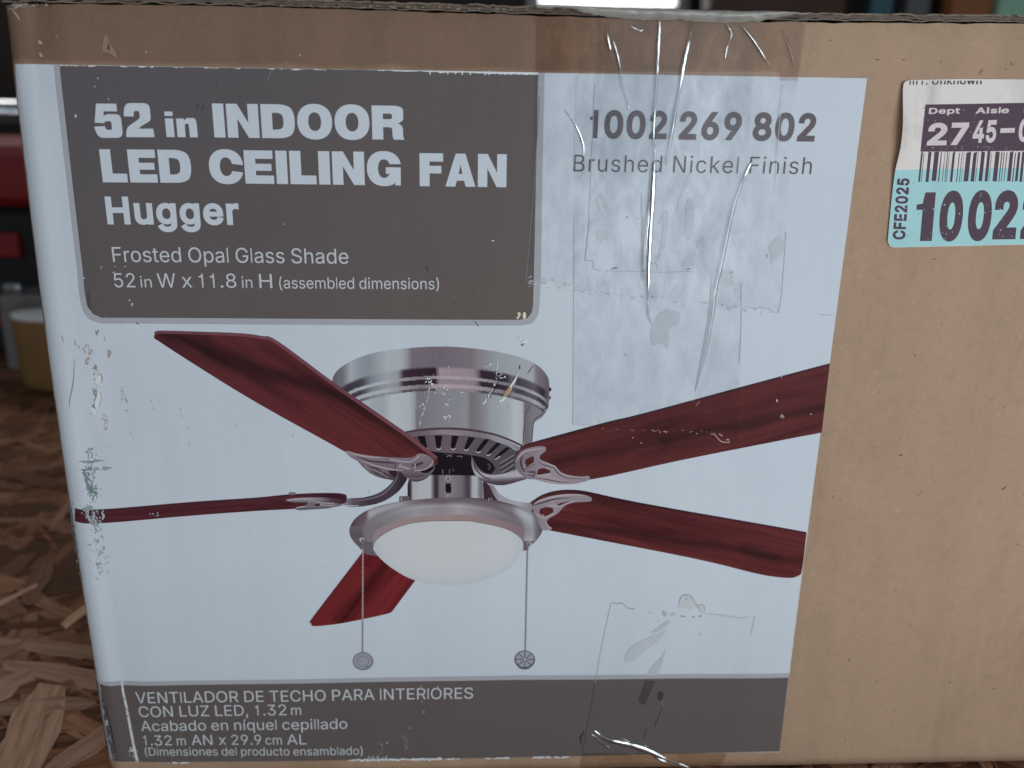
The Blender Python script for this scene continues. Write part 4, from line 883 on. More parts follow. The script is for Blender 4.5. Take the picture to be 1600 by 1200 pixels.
LINE = [(519, (150, 155, 164)), (600, (160, 166, 174)), (660, (118, 106, 114)), (690, (160, 148, 154)), (745, (150, 140, 148)), (790, (112, 108, 116)), (840, (150, 154, 162)), (858, (104, 100, 108))]
CYL = [(560, (160, 166, 176)), (584, (150, 156, 166)), (598, (148, 152, 160)), (612, (166, 173, 181)), (640, (160, 166, 174)), (648.5, (142, 142, 152)), (649.5, (112, 106, 116)), (684, (122, 120, 129)), (720, (128, 128, 136)), (731.5, (132, 130, 138)), (733, (108, 102, 110)), (748, (118, 114, 122)), (768, (140, 144, 152)), (795, (152, 158, 166)), (806, (168, 174, 182)), (816, (158, 164, 172)), (818, (96, 92, 100)), (832, (112, 110, 118)), (858, (120, 118, 126))]
def dyc(x, a=172.0, b=54.0):
    t = min(abs(x - 690) / a, .999)
    return b * (1 - math.sqrt(1 - t * t))
def housing(x, y):
    v = y - dyc(x)
    if v < 572: c = pw(x, LIP)
    elif v < 576:
        a, b = pw(x, LIP), pw(x, GR1); t = (v - 572) / 4; c = tuple(a[i] * (1 - t) + b[i] * t for i in range(3))
    elif v < 587: c = pw(x, GR1)
    elif v < 592: c = pw(x, LINE)
    elif v < 600: c = tuple(q * .9 + 6 for q in pw(x, GR1))
    elif v < 606: c = pw(x, LINE)
    elif v < 610: c = tuple(q * .55 + 52 for q in pw(x, GR1))
    else: c = pw(x, CYL)
    return ink(*c)
PP('motor_housing', [smooth([(519, 597), (521, 588), (527, 579), (540, 569), (560, 559), (590, 550), (640, 543.5), (690, 541), (740, 544), (790, 552), (820, 560.5), (840, 571), (852, 583), (858, 597), (857.5, 632), (855, 640), (847, 652), (834, 662), (831, 690), (826, 698), (780, 690), (690, 674), (620, 684), (570, 660), (519, 606)], 4, 70)],
   .12, col=housing, pitch=(4, 1.15), label='brushed metal motor housing in the printed picture')
hs = printed('housing_seam', [(stroke([(830, 632), (823, 642), (821, 647), (819, 670), (817, 695)], 1.2), [], ink(62, 56, 66)), (stroke([(856, 634), (850, 640), (846, 648), (840, 652), (834, 660), (831, 690)], 1.3), [], ink(60, 54, 64)),
     (ell(859.5, 608.5, 2.3, 3.2, 10), [], ink(48, 44, 54)), (ell(859.5, 621.5, 1.6, 3, 10), [], ink(92, 88, 98))], .16, M_PRINT, PAN)

RIM = [(630, (96, 84, 94)), (665, (104, 92, 101)), (690, (130, 118, 126)), (725, (124, 112, 120)), (752, (112, 104, 112)), (775, (132, 130, 138)), (800, (128, 128, 137)), (815, (110, 106, 114))]
def rim(x, y): return ink(*pw(x, RIM))
def cone(x, y): return ink(*pw(x, [(637, (70, 58, 68)), (680, (96, 84, 93)), (720, (92, 80, 90)), (760, (80, 72, 80)), (800, (70, 66, 76))]))
SL = ink(16, 10, 17)
vents = [([(634, 684), (660, 680), (690, 678.5), (730, 680), (765, 686), (795, 697), (808, 705), (803, 722), (807, 736), (790, 741), (767, 742.5), (752, 739), (742, 729), (735, 711), (690, 708), (664, 705), (650, 695)], [], cone),
         (stroke([(628, 677), (650, 672.5), (690, 669.3), (730, 671), (770, 678), (800, 689), (818, 698)], 3.2), [], ink(66, 52, 62)),
         (stroke([(630, 681), (660, 676.5), (690, 675), (730, 676.2), (765, 682.5), (795, 693.5), (812, 702)], 7.6, 6.5), [], rim)]
for p in ([(652, 681.5), (664, 681), (667.5, 700), (665, 702), (660, 698)], [(679, 680), (691, 680), (688.5, 698), (685, 701), (682, 699)], [(706, 680.5), (716.5, 681), (711, 699), (708, 701), (704.5, 699)],
          [(732, 682.5), (742.5, 683.5), (731, 701), (728, 702.5), (725.5, 700)], [(757, 686.5), (765, 686.5), (750, 705), (746, 706), (744, 703.5)], [(775, 692.5), (783, 693), (765.5, 709), (762, 710.5), (760.5, 708.5)], [(789, 700), (798, 699.5), (777, 716), (773.5, 717), (773, 714.5)]):
    vents.append((smooth(p, 3, 75), [], SL))
for p in ([(663, 702.5), (668, 700)], [(682, 700.5), (685.5, 702), (689, 699.5)], [(704.5, 700.5), (708, 702.3), (711.5, 700)], [(725.5, 702), (729, 703.6), (732, 701)], [(744, 705), (747.5, 707), (751, 704.5)], [(760.5, 710), (763, 711.5), (766, 709)], [(773.5, 716.8), (776, 716.5), (781, 712.5)]):
    vents.append((stroke(p, 1.5), [], ink(168, 164, 172)))
for i in range(6):
    vents.append((stroke([(781 + i * .4, 724 + 3.6 * i), (790 + i, 718.5 + 3.3 * i), (803, 711 + 3.6 * i)], 1.1), [], ink(128, 124, 132) if i % 2 == 0 else ink(30, 24, 32)))
vents.append((smooth([(737, 711), (755, 714.5), (768, 722), (774.5, 732), (768, 740.5), (757, 738), (746, 728)]), [], ink(22, 15, 23)))
vents.append((stroke([(762, 724), (766, 729), (763, 733)], 1.6), [], ink(84, 78, 86)))
PP('vent_ring', vents, .17, pitch=4.5, step=.004)
PP('fan_hub', [([(668, 704), (690, 707), (720, 708.5), (736, 711), (742, 728), (746, 744), (735, 746), (700, 744), (680, 743), (660, 740)], [], ink(19, 12, 20)),
   (stroke([(694, 709.5), (708, 709.5)], 1), [], ink(72, 64, 72)), (stroke([(698, 713.5), (702, 711.5), (706, 713)], 1.3), [], ink(120, 112, 120)), (stroke([(714, 713), (718, 712.3), (723, 714)], 1.3), [], ink(108, 100, 108)),
   (stroke([(691.5, 733), (692, 740)], 1.5), [], ink(104, 96, 104)), (stroke([(702, 733), (702.5, 740)], 1.3), [], ink(96, 88, 96)), (stroke([(705, 732), (710, 734), (706, 737)], 1.1), [], ink(70, 62, 70))], .20, step=.004)
SWC = [(637, (36, 26, 36)), (642, (60, 48, 58)), (645, (150, 153, 161)), (655, (160, 164, 171)), (672, (162, 165, 172)), (676, (120, 112, 120)), (679, (50, 38, 48)), (684, (60, 48, 58)), (685.5, (108, 100, 108)), (705, (118, 112, 120)), (722, (104, 98, 106)), (728, (76, 64, 74)), (734, (60, 50, 60)), (737, (150, 152, 160)), (746, (164, 167, 174)), (748, (110, 108, 116)), (754, (100, 98, 106)), (755, (120, 116, 122))]
sw = [([(637, 757), (639, 750), (648, 742), (664, 742), (700, 742), (740, 743), (750, 747), (755, 755), (755, 786), (637, 786)], [], lambda x, y: ink(*pw(x, SWC))),
      ([(755, 751), (760, 754), (768, 762), (776, 776), (780, 782), (756, 782)], [], ink(52, 36, 48)),
      ([(624, 775.5), (640, 775), (640, 783.5), (624, 784)], [], ink(86, 76, 84)), (stroke([(627, 777), (627, 782)], 2), [], ink(150, 146, 152)), (stroke([(764, 777.5), (764, 782)], 1.4), [], ink(150, 144, 150)), (stroke([(768, 777), (768.5, 782)], 1.2), [], ink(130, 124, 130)),
      (ell(700, 747.3, 4.2, 3.4, 16), [], ink(150, 146, 153)), (ell(700.3, 747.6, 2.6, 2, 12), [], ink(86, 78, 86)), (ell(700, 776, 4, 3, 16), [], ink(140, 134, 141)), (ell(700.3, 777, 2.4, 1.6, 12), [], ink(84, 76, 84)),
      ([(696.3, 755), (704.5, 755), (704.8, 761), (705.3, 762), (704.7, 770), (697.2, 770), (696, 764)], [], ink(18, 10, 18))]
PP('switch_housing', sw, .225, pitch=3, step=.004)

def blade(edges, deg, h, base, strips, veins=()):
    """veins: dark heartwood streaks printed along the blade, each (points, width, strength)"""
    a = math.radians(deg)
    def shade(x, y):
        c = base(x, y) if callable(base) else base
        k = 1.0
        for pts, w, s in veins:
            best = 1e9
            for (ax, ay), (bx, by) in zip(pts, pts[1:]):
                dx, dy = bx - ax, by - ay
                u = min(max(((x - ax) * dx + (y - ay) * dy) / (dx * dx + dy * dy), 0), 1)
                best = min(best, math.hypot(x - ax - u * dx, y - ay - u * dy))
            al = x * math.cos(a) + y * math.sin(a); ac = -x * math.sin(a) + y * math.cos(a)
            ww = w * (1 + .5 * noise.noise(Vector((al * .02, ac * .05, 1)))) + 4 * noise.noise(Vector((al * .012, ac * .2, 7)))
            k *= 1 - s * math.exp(-(best / max(ww, 2)) ** 2)
        return (c[0] * k, c[1] * (k * .8 + .2), c[2] * (k * .8 + .2))
    polys = [(smooth(edges, 4, 40), [], shade)] + strips
    return PP('fan_blade', polys, h, M_WOODPRINT, axis=(math.cos(a), math.sin(a)), step=.008, pitch=(5, 4))

blade([(241, 528), (241.5, 523.5), (246, 519.5), (256, 517.3), (300, 519), (370, 521.5), (408, 526), (434, 534), (445, 540.5), (519, 597), (600, 653), (640, 681), (676, 708), (683, 715), (684, 722), (679, 727), (640, 731), (600, 731), (560, 720), (540, 706), (400, 628), (300, 566.5)],
      33, .235, lambda x, y: ink(*pw((x - 240) * .84 + (y - 520) * .54, [(0, (73, 35, 41)), (250, (78, 35, 39)), (450, (84, 36, 38))])),
      [(stroke([(243, 522), (250, 518.6), (300, 520), (370, 522.5), (408, 527), (434, 535.5), (519, 598.5), (600, 655), (640, 683), (682, 716)], 4.2, 6), [], ink(98, 60, 70))], [([(262, 520), (330, 548), (400, 574), (540, 622), (600, 655), (668, 700)], 13, .62), ([(300, 540), (400, 590), (470, 632)], 7, .35), ([(420, 545), (520, 610), (640, 690)], 12, .25)])
blade([(118, 796), (160, 795.5), (300, 784), (400, 777), (452, 772), (500, 770), (530, 770.5), (541, 773), (542.5, 778), (536, 786), (520, 790), (456, 795), (400, 798), (300, 805.5), (165, 817), (118, 817.5)],
      -4.6, .16, ink(74, 36, 43), [(stroke([(118, 797.5), (160, 797), (400, 779), (452, 774), (530, 772)], 2.4), [], ink(62, 32, 44)), (stroke([(118, 806), (160, 806), (400, 788)], 3), [], ink(66, 28, 38))], [([(180, 803), (300, 792), (440, 783)], 4, .3)])
blade([(801, 726), (801, 714), (808, 703), (820, 695), (850, 686), (950, 659.5), (1000, 647.5), (1175, 600), (1296.5, 568), (1284, 676), (1200, 692), (1060, 720), (922, 750), (860, 748), (815, 738)],
      -14.5, .165, ink(76, 35, 37), [(stroke([(822, 695), (950, 660.5), (1000, 648.5), (1175, 601), (1296, 569)], 2.6), [], ink(56, 36, 46))], [([(1040, 690), (1090, 676), (1160, 664), (1240, 645), (1295, 634)], 9, .55), ([(870, 722), (950, 708), (1040, 690)], 9, .35), ([(1000, 712), (1120, 690)], 5, .25), ([(920, 690), (1080, 650)], 5, .2)])
blade([(826, 788), (845, 774.5), (870, 767), (898, 766), (925, 770), (1000, 786), (1200, 821), (1260.5, 832), (1253.5, 890), (1249, 899), (1238, 903), (1215, 902), (1180, 896), (1075, 871), (862, 830), (835, 822)],
      12.5, .165, ink(79, 34, 36), [(stroke([(826, 789), (846, 776), (870, 768.5), (898, 767.5), (925, 771.5), (1000, 787.2), (1200, 822.2), (1260, 833)], 2.8), [], ink(58, 30, 40))], [([(862, 818), (975, 831), (1060, 846), (1125, 853), (1190, 868), (1252, 876)], 7, .5), ([(1165, 860), (1190, 866), (1215, 868)], 9, .4), ([(900, 775), (1000, 800), (1200, 835)], 6, .22)])
blade([(567, 862), (590, 866), (610, 885), (630, 899), (649, 907), (617, 950), (611, 957), (600, 960.5), (570, 967), (530, 974.5), (495, 978.2), (487, 977), (485, 972), (490, 962.5)],
      128, .165, ink(97, 33, 36), [(stroke([(566, 865), (488, 968)], 2.2), [], ink(84, 34, 42)), ([(566, 868), (588, 866), (600, 882), (586, 895), (560, 882)], [], ink(84, 24, 30))], [([(598, 875), (560, 930), (528, 966)], 11, .45)])

def arm(poly, h, cf, extra=()):
    return PP('blade_arm', [(smooth(poly, 4, 60), [], cf)] + list(extra), h, pitch=4, step=.006)
arm(c3([(175, 955), (400, 935), (600, 870), (750, 740), (800, 620), (860, 600), (930, 640), (935, 690), (900, 760), (800, 880), (600, 1000), (350, 1050), (200, 1050), (130, 1030)]), .215,
    lambda x, y: ink(*pw(x, [(538, (130, 124, 134)), (552, (84, 74, 84)), (575, (58, 48, 58)), (612, (62, 54, 64)), (628, (46, 36, 46)), (638, (40, 30, 40))])),
    [(stroke([(548, 783), (575, 779.5), (598, 772), (616, 754), (623, 738)], 2.4, taper=True), [], ink(104, 96, 106)), (stroke([(540, 789.5), (560, 790)], 1.4), [], ink(166, 164, 172))])
arm(c4([(455, 435), (500, 540), (580, 620), (700, 655), (850, 640), (1000, 595), (1060, 640), (1150, 705), (1050, 735), (880, 780), (750, 780), (620, 745), (520, 680), (460, 560)]), .26,
    lambda x, y: ink(*pw(y - .0016 * (x - 778) ** 2 * -1, [(732, (120, 116, 126)), (742, (158, 158, 168)), (746, (150, 148, 158)), (750, (84, 70, 80)), (760, (56, 42, 54))])),
    [(stroke([(739, 718), (744, 733), (755, 744), (768, 749)], 2, taper=True), [], ink(48, 36, 48))])
arm([(764, 757), (772, 760), (780, 771), (795, 780), (812, 784.5), (831, 787), (833, 796), (826, 799), (810, 794), (790, 789), (777, 781), (770, 770)], .235,
    lambda x, y: ink(*pw(x, [(764, (112, 104, 114)), (780, (140, 138, 147)), (810, (150, 150, 159)), (832, (120, 114, 123))])))

BK = lambda x, y: ink(*pw(x, [(800, (98, 88, 98)), (830, (120, 112, 121)), (862, (132, 124, 132)), (920, (128, 119, 128))]))
HI, LO = ink(160, 150, 158), ink(62, 48, 58)
PP('blade_bracket', [
    (smooth(c7([(195, 330), (215, 270), (280, 190), (400, 150), (500, 138), (570, 145), (587, 165), (570, 205), (525, 240), (505, 275), (525, 310), (620, 350), (700, 385), (722, 412), (780, 470), (900, 505), (1030, 520), (1110, 510), (1138, 535), (1110, 570), (1000, 600), (900, 615), (750, 615), (600, 595), (450, 555), (350, 545), (270, 490), (230, 440), (198, 385)]), 3, 80),
     [smooth(c7([(330, 300), (420, 258), (436, 290), (432, 335), (345, 392), (322, 380), (326, 330)]), 2), smooth(c7([(490, 425), (560, 412), (640, 445), (640, 468), (500, 495), (470, 480)]), 2)], BK),
    (c7([(455, 545), (600, 500), (720, 530), (900, 580), (930, 605), (800, 612), (600, 590)]), [], ink(142, 130, 138)), (stroke(c7([(460, 535), (600, 555), (760, 585), (900, 590)]), 1.6, taper=True), [], LO),
    (stroke(c7([(470, 515), (560, 500), (640, 490)]), 1.5), [], HI), (stroke(c7([(215, 330), (245, 270), (310, 210), (420, 180), (560, 165)]), 2.0, taper=True), [], HI), (stroke(c7([(290, 250), (270, 330), (285, 400), (320, 460)]), 3, taper=True), [], LO),
    (stroke(c7([(470, 330), (560, 372), (680, 410), (740, 480), (860, 535), (1060, 550)]), 1.6, taper=True), [], LO), (stroke(c7([(520, 320), (620, 362), (700, 400), (790, 490), (900, 520), (1090, 525)]), 1.4, taper=True), [], HI),
    (stroke(c7([(300, 400), (330, 360)]), 1.2), [], HI), (stroke(c7([(310, 425), (450, 360)]), 2.5), [], ink(108, 92, 100)), (c7([(330, 465), (360, 450), (450, 440), (460, 480), (430, 530), (370, 500)]), [], ink(84, 70, 80)), (stroke(c7([(335, 470), (430, 490)]), 1.2), [], HI)], .275, pitch=6, step=.003)
PP('blade_bracket', [
    (smooth(c7([(415, 885), (480, 820), (600, 775), (750, 745), (900, 735), (1050, 745), (1140, 775), (1160, 802), (1140, 830), (1050, 837), (950, 842), (850, 870), (795, 912), (750, 960), (700, 1000), (640, 1030), (600, 1065), (598, 1100), (625, 1140), (660, 1162), (640, 1185), (560, 1192), (520, 1160), (480, 1060), (440, 980), (420, 930)]), 3, 80),
     [c7([(512, 918), (600, 897), (672, 912), (680, 960), (640, 990), (562, 1020), (500, 975)]), c7([(720, 872), (770, 848), (890, 825), (760, 893)])], BK),
    (stroke(c7([(430, 860), (500, 822), (640, 780), (800, 755), (950, 748), (1100, 765)]), 1.8, taper=True), [], HI), (stroke(c7([(420, 880), (520, 850), (700, 800), (900, 785)]), 2.2, taper=True), [], LO),
    (stroke(c7([(460, 985), (560, 1032), (680, 980)]), 1.4), [], HI), (stroke(c7([(550, 990), (558, 1025)]), 1.2), [], HI), (stroke(c7([(590, 1100), (620, 1142), (655, 1165)]), 1.4), [], HI), (stroke(c7([(740, 895), (850, 850), (950, 822)]), 1.3), [], HI), (stroke(c7([(600, 880), (740, 888)]), 1.4), [], HI),
    (stroke(c7([(720, 845), (740, 850)]), 1.6), [], ink(110, 60, 62))], .275, pitch=6, step=.003)
BA = lambda x, y: ink(*pw(y, [(706, (132, 122, 131)), (714, (116, 106, 116)), (726, (104, 94, 104)), (735, (108, 98, 107)), (742, (84, 72, 82)), (752, (70, 56, 66))]))
PP('blade_bracket', [
    (smooth(c3([(155, 365), (190, 352), (320, 388), (600, 425), (900, 440), (1000, 432), (1060, 395), (1120, 388), (1200, 415), (1262, 475), (1255, 510), (1275, 560), (1230, 640), (1150, 710), (1050, 740), (980, 725), (900, 670), (850, 615), (810, 610), (770, 715), (720, 715), (600, 690), (480, 640), (380, 560), (310, 480), (220, 430)]), 3, 70), [], BA),
    (c3([(1090, 607), (1180, 580), (1270, 535), (1260, 575), (1200, 625), (1130, 632)]), [], ink(22, 14, 22)), (c3([(690, 597), (800, 600), (800, 660), (770, 690), (720, 650)]), [], ink(44, 28, 36)), (c3([(630, 610), (680, 640), (750, 705), (690, 690), (640, 650)]), [], ink(76, 44, 50)),
    (stroke(c3([(330, 470), (480, 520), (620, 560), (760, 590), (880, 595)]), 1.8, taper=True), [], HI), (stroke(c3([(300, 420), (480, 480), (700, 500), (800, 510)]), 2.6, taper=True), [], LO), (stroke(c3([(400, 540), (520, 600), (640, 650), (700, 690)]), 1.3), [], ink(128, 116, 124)), (stroke(c3([(430, 550), (560, 580), (620, 620)]), 2.2, taper=True), [], LO), (stroke(c3([(460, 580), (540, 625), (600, 650)]), 2, taper=True), [], LO),
    (stroke(c3([(720, 460), (900, 490), (1000, 480), (1080, 415)]), 1.6), [], HI), (stroke(c3([(990, 540), (1130, 500), (1040, 540)]), 2.6), [], LO), (stroke(c3([(850, 545), (960, 578)]), 3), [], ink(148, 136, 144)), (stroke(c3([(830, 560), (850, 510)]), 1.6), [], HI), (stroke(c3([(1020, 580), (1035, 510)]), 1.4), [], HI), (stroke(c3([(775, 575), (785, 520)]), 1.6), [], LO),
    (stroke(c3([(900, 680), (1000, 700), (1120, 690), (1220, 620)]), 2.2, taper=True), [], ink(104, 94, 103)), (stroke(c3([(1020, 600), (1150, 585), (1235, 520), (1255, 470)]), 1.4), [], HI), (stroke(c3([(200, 370), (400, 420), (650, 440)]), 1.6, taper=True), [], HI)], .285, pitch=6, step=.003)
PP('blade_bracket', [
    (smooth(c8([(300, 540), (370, 510), (480, 490), (510, 455), (560, 440), (650, 438), (800, 440), (950, 455), (1060, 485), (1000, 505), (800, 542), (600, 556), (400, 570), (335, 560)]), 3, 80), [], ink(104, 98, 108)),
    (smooth(c8([(160, 412), (230, 388), (400, 372), (600, 366), (800, 372), (960, 385), (1115, 400), (1112, 440), (1050, 470), (950, 448), (800, 432), (600, 440), (400, 452), (250, 435)]), 3, 80), [], lambda x, y: ink(*pw(x, [(446, (132, 128, 137)), (500, (120, 114, 124)), (518, (76, 56, 66)), (540, (52, 32, 40))]))),
    (c8([(600, 490), (650, 462), (705, 462), (690, 505)]), [], ink(48, 38, 46)), (stroke(c8([(240, 425), (400, 440), (520, 432)]), 1.6, taper=True), [], LO), (stroke(c8([(180, 405), (400, 385), (640, 395)]), 1.4, taper=True), [], HI), (stroke(c8([(640, 445), (800, 455), (930, 460)]), 1.2), [], HI), (stroke(c8([(720, 500), (720, 475), (800, 490), (930, 490)]), 1.2), [], ink(150, 144, 152)), (stroke(c8([(330, 545), (600, 535), (850, 525)]), 1.2), [], ink(74, 66, 76)),
    (stroke(c8([(330, 525), (470, 505)]), 1.4), [], HI), (ell(457, 770.8, 6, 2.2, 14), [], ink(110, 98, 106))], .245, step=.003)

# ring that holds the glass
r_out = c5([(130, 570), (133, 520), (160, 460), (210, 395), (330, 310), (500, 245), (700, 200), (900, 172), (1200, 145), (1600, 138)]) + c6([(500, 158), (600, 170), (750, 208), (900, 250), (1040, 310), (1110, 375), (1165, 465), (1182, 540), (1150, 620), (1080, 700), (1000, 765), (925, 812)]) + [(700, 880)] + c5([(440, 865), (320, 825), (280, 790), (200, 710), (150, 640)])
def rr(x, y):
    """shine that runs round the ring, by height above the bowl rim"""
    dx = (x - 697.5) / 151.0; dy = (y - 829) / 51.0
    q = math.hypot(dx, dy)
    if x < 565 and y > 822: base = pw(y, [(822, (96, 88, 97)), (834, (84, 76, 86)), (868, (92, 84, 93))])
    elif y < 846:
        t = (1.02 - q) / .32
        edge = pw(x, [(546, (50, 44, 54)), (556, (88, 72, 80)), (572, (92, 80, 88)), (577, (150, 150, 158)), (625, (140, 140, 148)), (645, (112, 104, 112)), (668, (98, 86, 94)), (730, (100, 92, 99)), (775, (100, 86, 94)), (800, (116, 112, 120)), (812, (156, 156, 164)), (830, (156, 158, 166)), (838, (104, 98, 106)), (848, (76, 68, 78))])
        mid = pw(x, [(546, (100, 92, 102)), (575, (112, 106, 115)), (600, (116, 112, 120)), (640, (132, 128, 136)), (690, (104, 94, 102)), (715, (128, 120, 127)), (760, (108, 100, 108)), (800, (98, 92, 100)), (822, (140, 140, 148)), (840, (92, 84, 94))])
        low = pw(x, [(546, (86, 78, 88)), (600, (124, 120, 128)), (650, (150, 148, 156)), (690, (142, 136, 143)), (718, (160, 154, 160)), (750, (138, 130, 137)), (800, (110, 102, 110)), (835, (92, 84, 93))])
        base = pw(t, [(0, tuple(v * .8 for v in edge)), (.12, edge), (.34, edge), (.55, mid), (.78, low), (1.0, tuple(v * .92 for v in low))])
    else: base = pw(x, [(800, (92, 84, 93)), (848, (84, 74, 84))])
    return ink(*base)
PP('light_ring', [(smooth(r_out, 3, 75), [], rr)], .24, pitch=(3, 1.6), label='brushed metal ring round the glass bowl in the printed picture')
pink = [(582.5, 858), (583, 840), (586, 831), (595, 824), (617, 815), (642, 809), (680, 805), (717, 804), (737, 805.3), (775, 811.5), (800, 817), (812, 822), (817, 828), (818.5, 838), (818, 858)]
glass_top = [(583, 857), (584, 850), (589, 842), (600, 834), (617, 825), (642, 817.5), (667, 814.3), (692, 813.5), (730, 813.7), (750, 816.5), (775, 821.5), (794, 827.5), (807, 835), (815, 842), (818, 850), (818, 858)]
PP('glass_bowl', [(smooth(pink + [(700, 870)], 3, 75), [], lambda x, y: ink(*pw(x, [(583, (130, 116, 124)), (620, (138, 120, 124)), (700, (140, 121, 122)), (760, (132, 112, 116)), (818, (116, 102, 110))]))),
   (smooth(glass_top + [(812, 868), (800, 885), (770, 902), (735, 911.5), (700, 914), (670, 911.5), (640, 903.5), (610, 886), (590, 868)], 3, 75), [], lambda x, y: ink(*pw(math.hypot((x - 700) / 120, (y - 850) / 65), [(0, (175, 179, 184)), (.6, (173, 178, 184)), (.85, (171, 176, 182)), (.95, (165, 172, 181)), (1.0, (163, 171, 182))]))),
   (stroke(glass_top, .9), [], ink(92, 80, 84))], .262, pitch=4, step=.004, label='frosted white glass bowl in the printed picture')

def chain(x0, y0, x1, y1, ca, cb, n):
    P = []
    for i in range(n):
        t = i / (n - 1); x = x0 + (x1 - x0) * t; y = y0 + (y1 - y0) * t
        P.append((ell(x, y, 1.45, 1.55, 8), [], ca(t)))
    P.append((stroke([(x0, y0), (x1, y1)], .6), [], cb))
    PP('pull_chain', P, .30, step=.0005)
chain(567.2, 848, 566.5, 1018, lambda t: ink(176, 160, 160) if .06 < t < .72 else ink(112, 112, 122), ink(112, 92, 96), 46)
chain(824.3, 853, 820.8, 1016, lambda t: ink(92, 92, 104), ink(122, 122, 134), 44)
PP('chain_mount', [(ell(613.5 - 48, 843, 4, 3.4, 12), [], ink(160, 156, 162)), (ell(566.5, 844, 2, 2, 10), [], ink(64, 54, 62))], .295, step=.002)
PP('chain_mount', [(ell(827, 849.5, 4.2, 3, 12), [], ink(150, 140, 144)), (ell(826, 850, 2, 1.6, 10), [], ink(60, 50, 58))], .295, step=.002)
PP('chain_fob', [(ell(567.3, 1033, 16, 14), [], ink(84, 86, 96)), (ell(567, 1032.6, 14.6, 12.7), [], ink(132, 135, 147)), (ell(567.3, 1033, 9.4, 8.4), [], ink(98, 100, 111)), (ell(567.5, 1033.3, 8.4, 7.5), [], ink(134, 137, 149)), (stroke([(570, 1043), (575, 1041)], 1.4), [], ink(92, 94, 105))], .30, step=.003)
fob = [(ell(820, 1030.5, 16, 14.2), [], ink(74, 76, 87)), (ell(819.8, 1029.6, 14, 12.3), [], ink(138, 141, 152))]
for i in range(8):
    a = i * math.pi / 4 + .02
    fob.append((stroke([(820 + 2.4 * math.cos(a), 1029.8 + 2 * math.sin(a)), (820 + 14 * math.cos(a), 1029.8 + 12.3 * math.sin(a))], 1.5), [], ink(74, 76, 87)))
fob += [(ell(820, 1029.8, 2.6, 2.3, 12), [], ink(150, 152, 162)), (stroke([(808, 1042), (818, 1045.5), (829, 1043.5)], 1, taper=True), [], ink(112, 116, 128))]
PP('chain_fob', fob, .30, step=.003)
# ------------------------------------------------------------------ wear on the print
rs = random.Random(21)
def chip(x, y, a, b, ang=0.0, n=9, j=.45):
    ca, sa = math.cos(ang), math.sin(ang); P = []
    for i in range(n):
        t = 2 * math.pi * i / n; k = 1 + rs.uniform(-j, j)
        u, v = a * k * math.cos(t), b * k * math.sin(t)
        P.append((x + u * ca - v * sa, y + u * sa + v * ca))
    return P
WH = ink(184, 190, 198); WH2 = ink(150, 156, 164); TAN = ink(156, 126, 96); BRN = ink(92, 74, 58); SH = ink(74, 78, 84)
def along(pts, n, spread, a, b, ang=None, cols=(WH,), jit=.5):
    L = line_s(pts, 8); out = []
    for i in range(n):
        t = rs.random() * (len(L) - 1); k = int(t); f = t - k
        p = L[k]; q = L[min(k + 1, len(L) - 1)]
        th = math.atan2(q[1] - p[1], q[0] - p[0]) if ang is None else ang
        s = rs.uniform(.3, 1.2)
        out.append((chip(p[0] + (q[0] - p[0]) * f + rs.gauss(0, spread), p[1] + (q[1] - p[1]) * f + rs.gauss(0, spread), a * s, b * s, th + rs.gauss(0, jit), 8), [], rs.choice(cols)))
    return out
PW = ink(170, 180, 192)
def faded(c, f): return tuple(c[i] + (PW[i] - c[i]) * f for i in range(3))
def scuff(polys, label, h=.36, parent=None, fade=0.0):
    if fade: polys = [(o, hs, faded(c, fade)) for o, hs, c in polys]
    o = printed('scuff_mark', polys, h, M_PRINT, parent or PAN, step=.0008)
    o['label'] = label; o['kind'] = 'stuff'
    return o
# chips on the printed motor
P = along([(676, 588), (668, 594), (677, 602), (684, 610), (692, 612)], 26, 2.2, 2.2, .9)
P += along([(671, 606), (668, 622), (662, 640), (655, 664)], 26, .35, 2.6, .6, jit=.15)
P += along([(702, 622), (699, 632), (697, 640)], 12, 2.2, 2.0, 1.1, cols=(WH, WH2)) + along([(690, 648), (696, 652), (703, 648)], 9, 1.6, 1.8, 1.0) + along([(655, 622), (660, 630), (664, 640)], 12, 2.0, 1.6, .8, cols=(WH2, WH))
P += along([(694, 602), (699, 606), (694, 616)], 8, 1.2, 1.6, .8) + along([(701, 571), (699, 583)], 5, .6, 1.6, .7) + along([(720, 612), (723, 613)], 3, .8, 1.6, .6)
P += along([(767, 550), (780, 552), (779, 566), (776, 578), (781, 584), (790, 586)], 34, 2.6, 1.7, .8, cols=(WH, WH2)) + along([(765, 566), (757, 571), (768, 569)], 9, 1.2, 1.6, .7)
P += along([(777, 584), (773, 600), (766, 614), (758, 626), (752, 634)], 26, .8, 2.4, .8, cols=(WH2, WH)) + [(stroke([(779, 588), (776, 603), (769, 612), (766, 622)], 1.3, taper=True), [], ink(40, 30, 38))]
scuff(P, 'white chips and scratches across the printed motor housing')
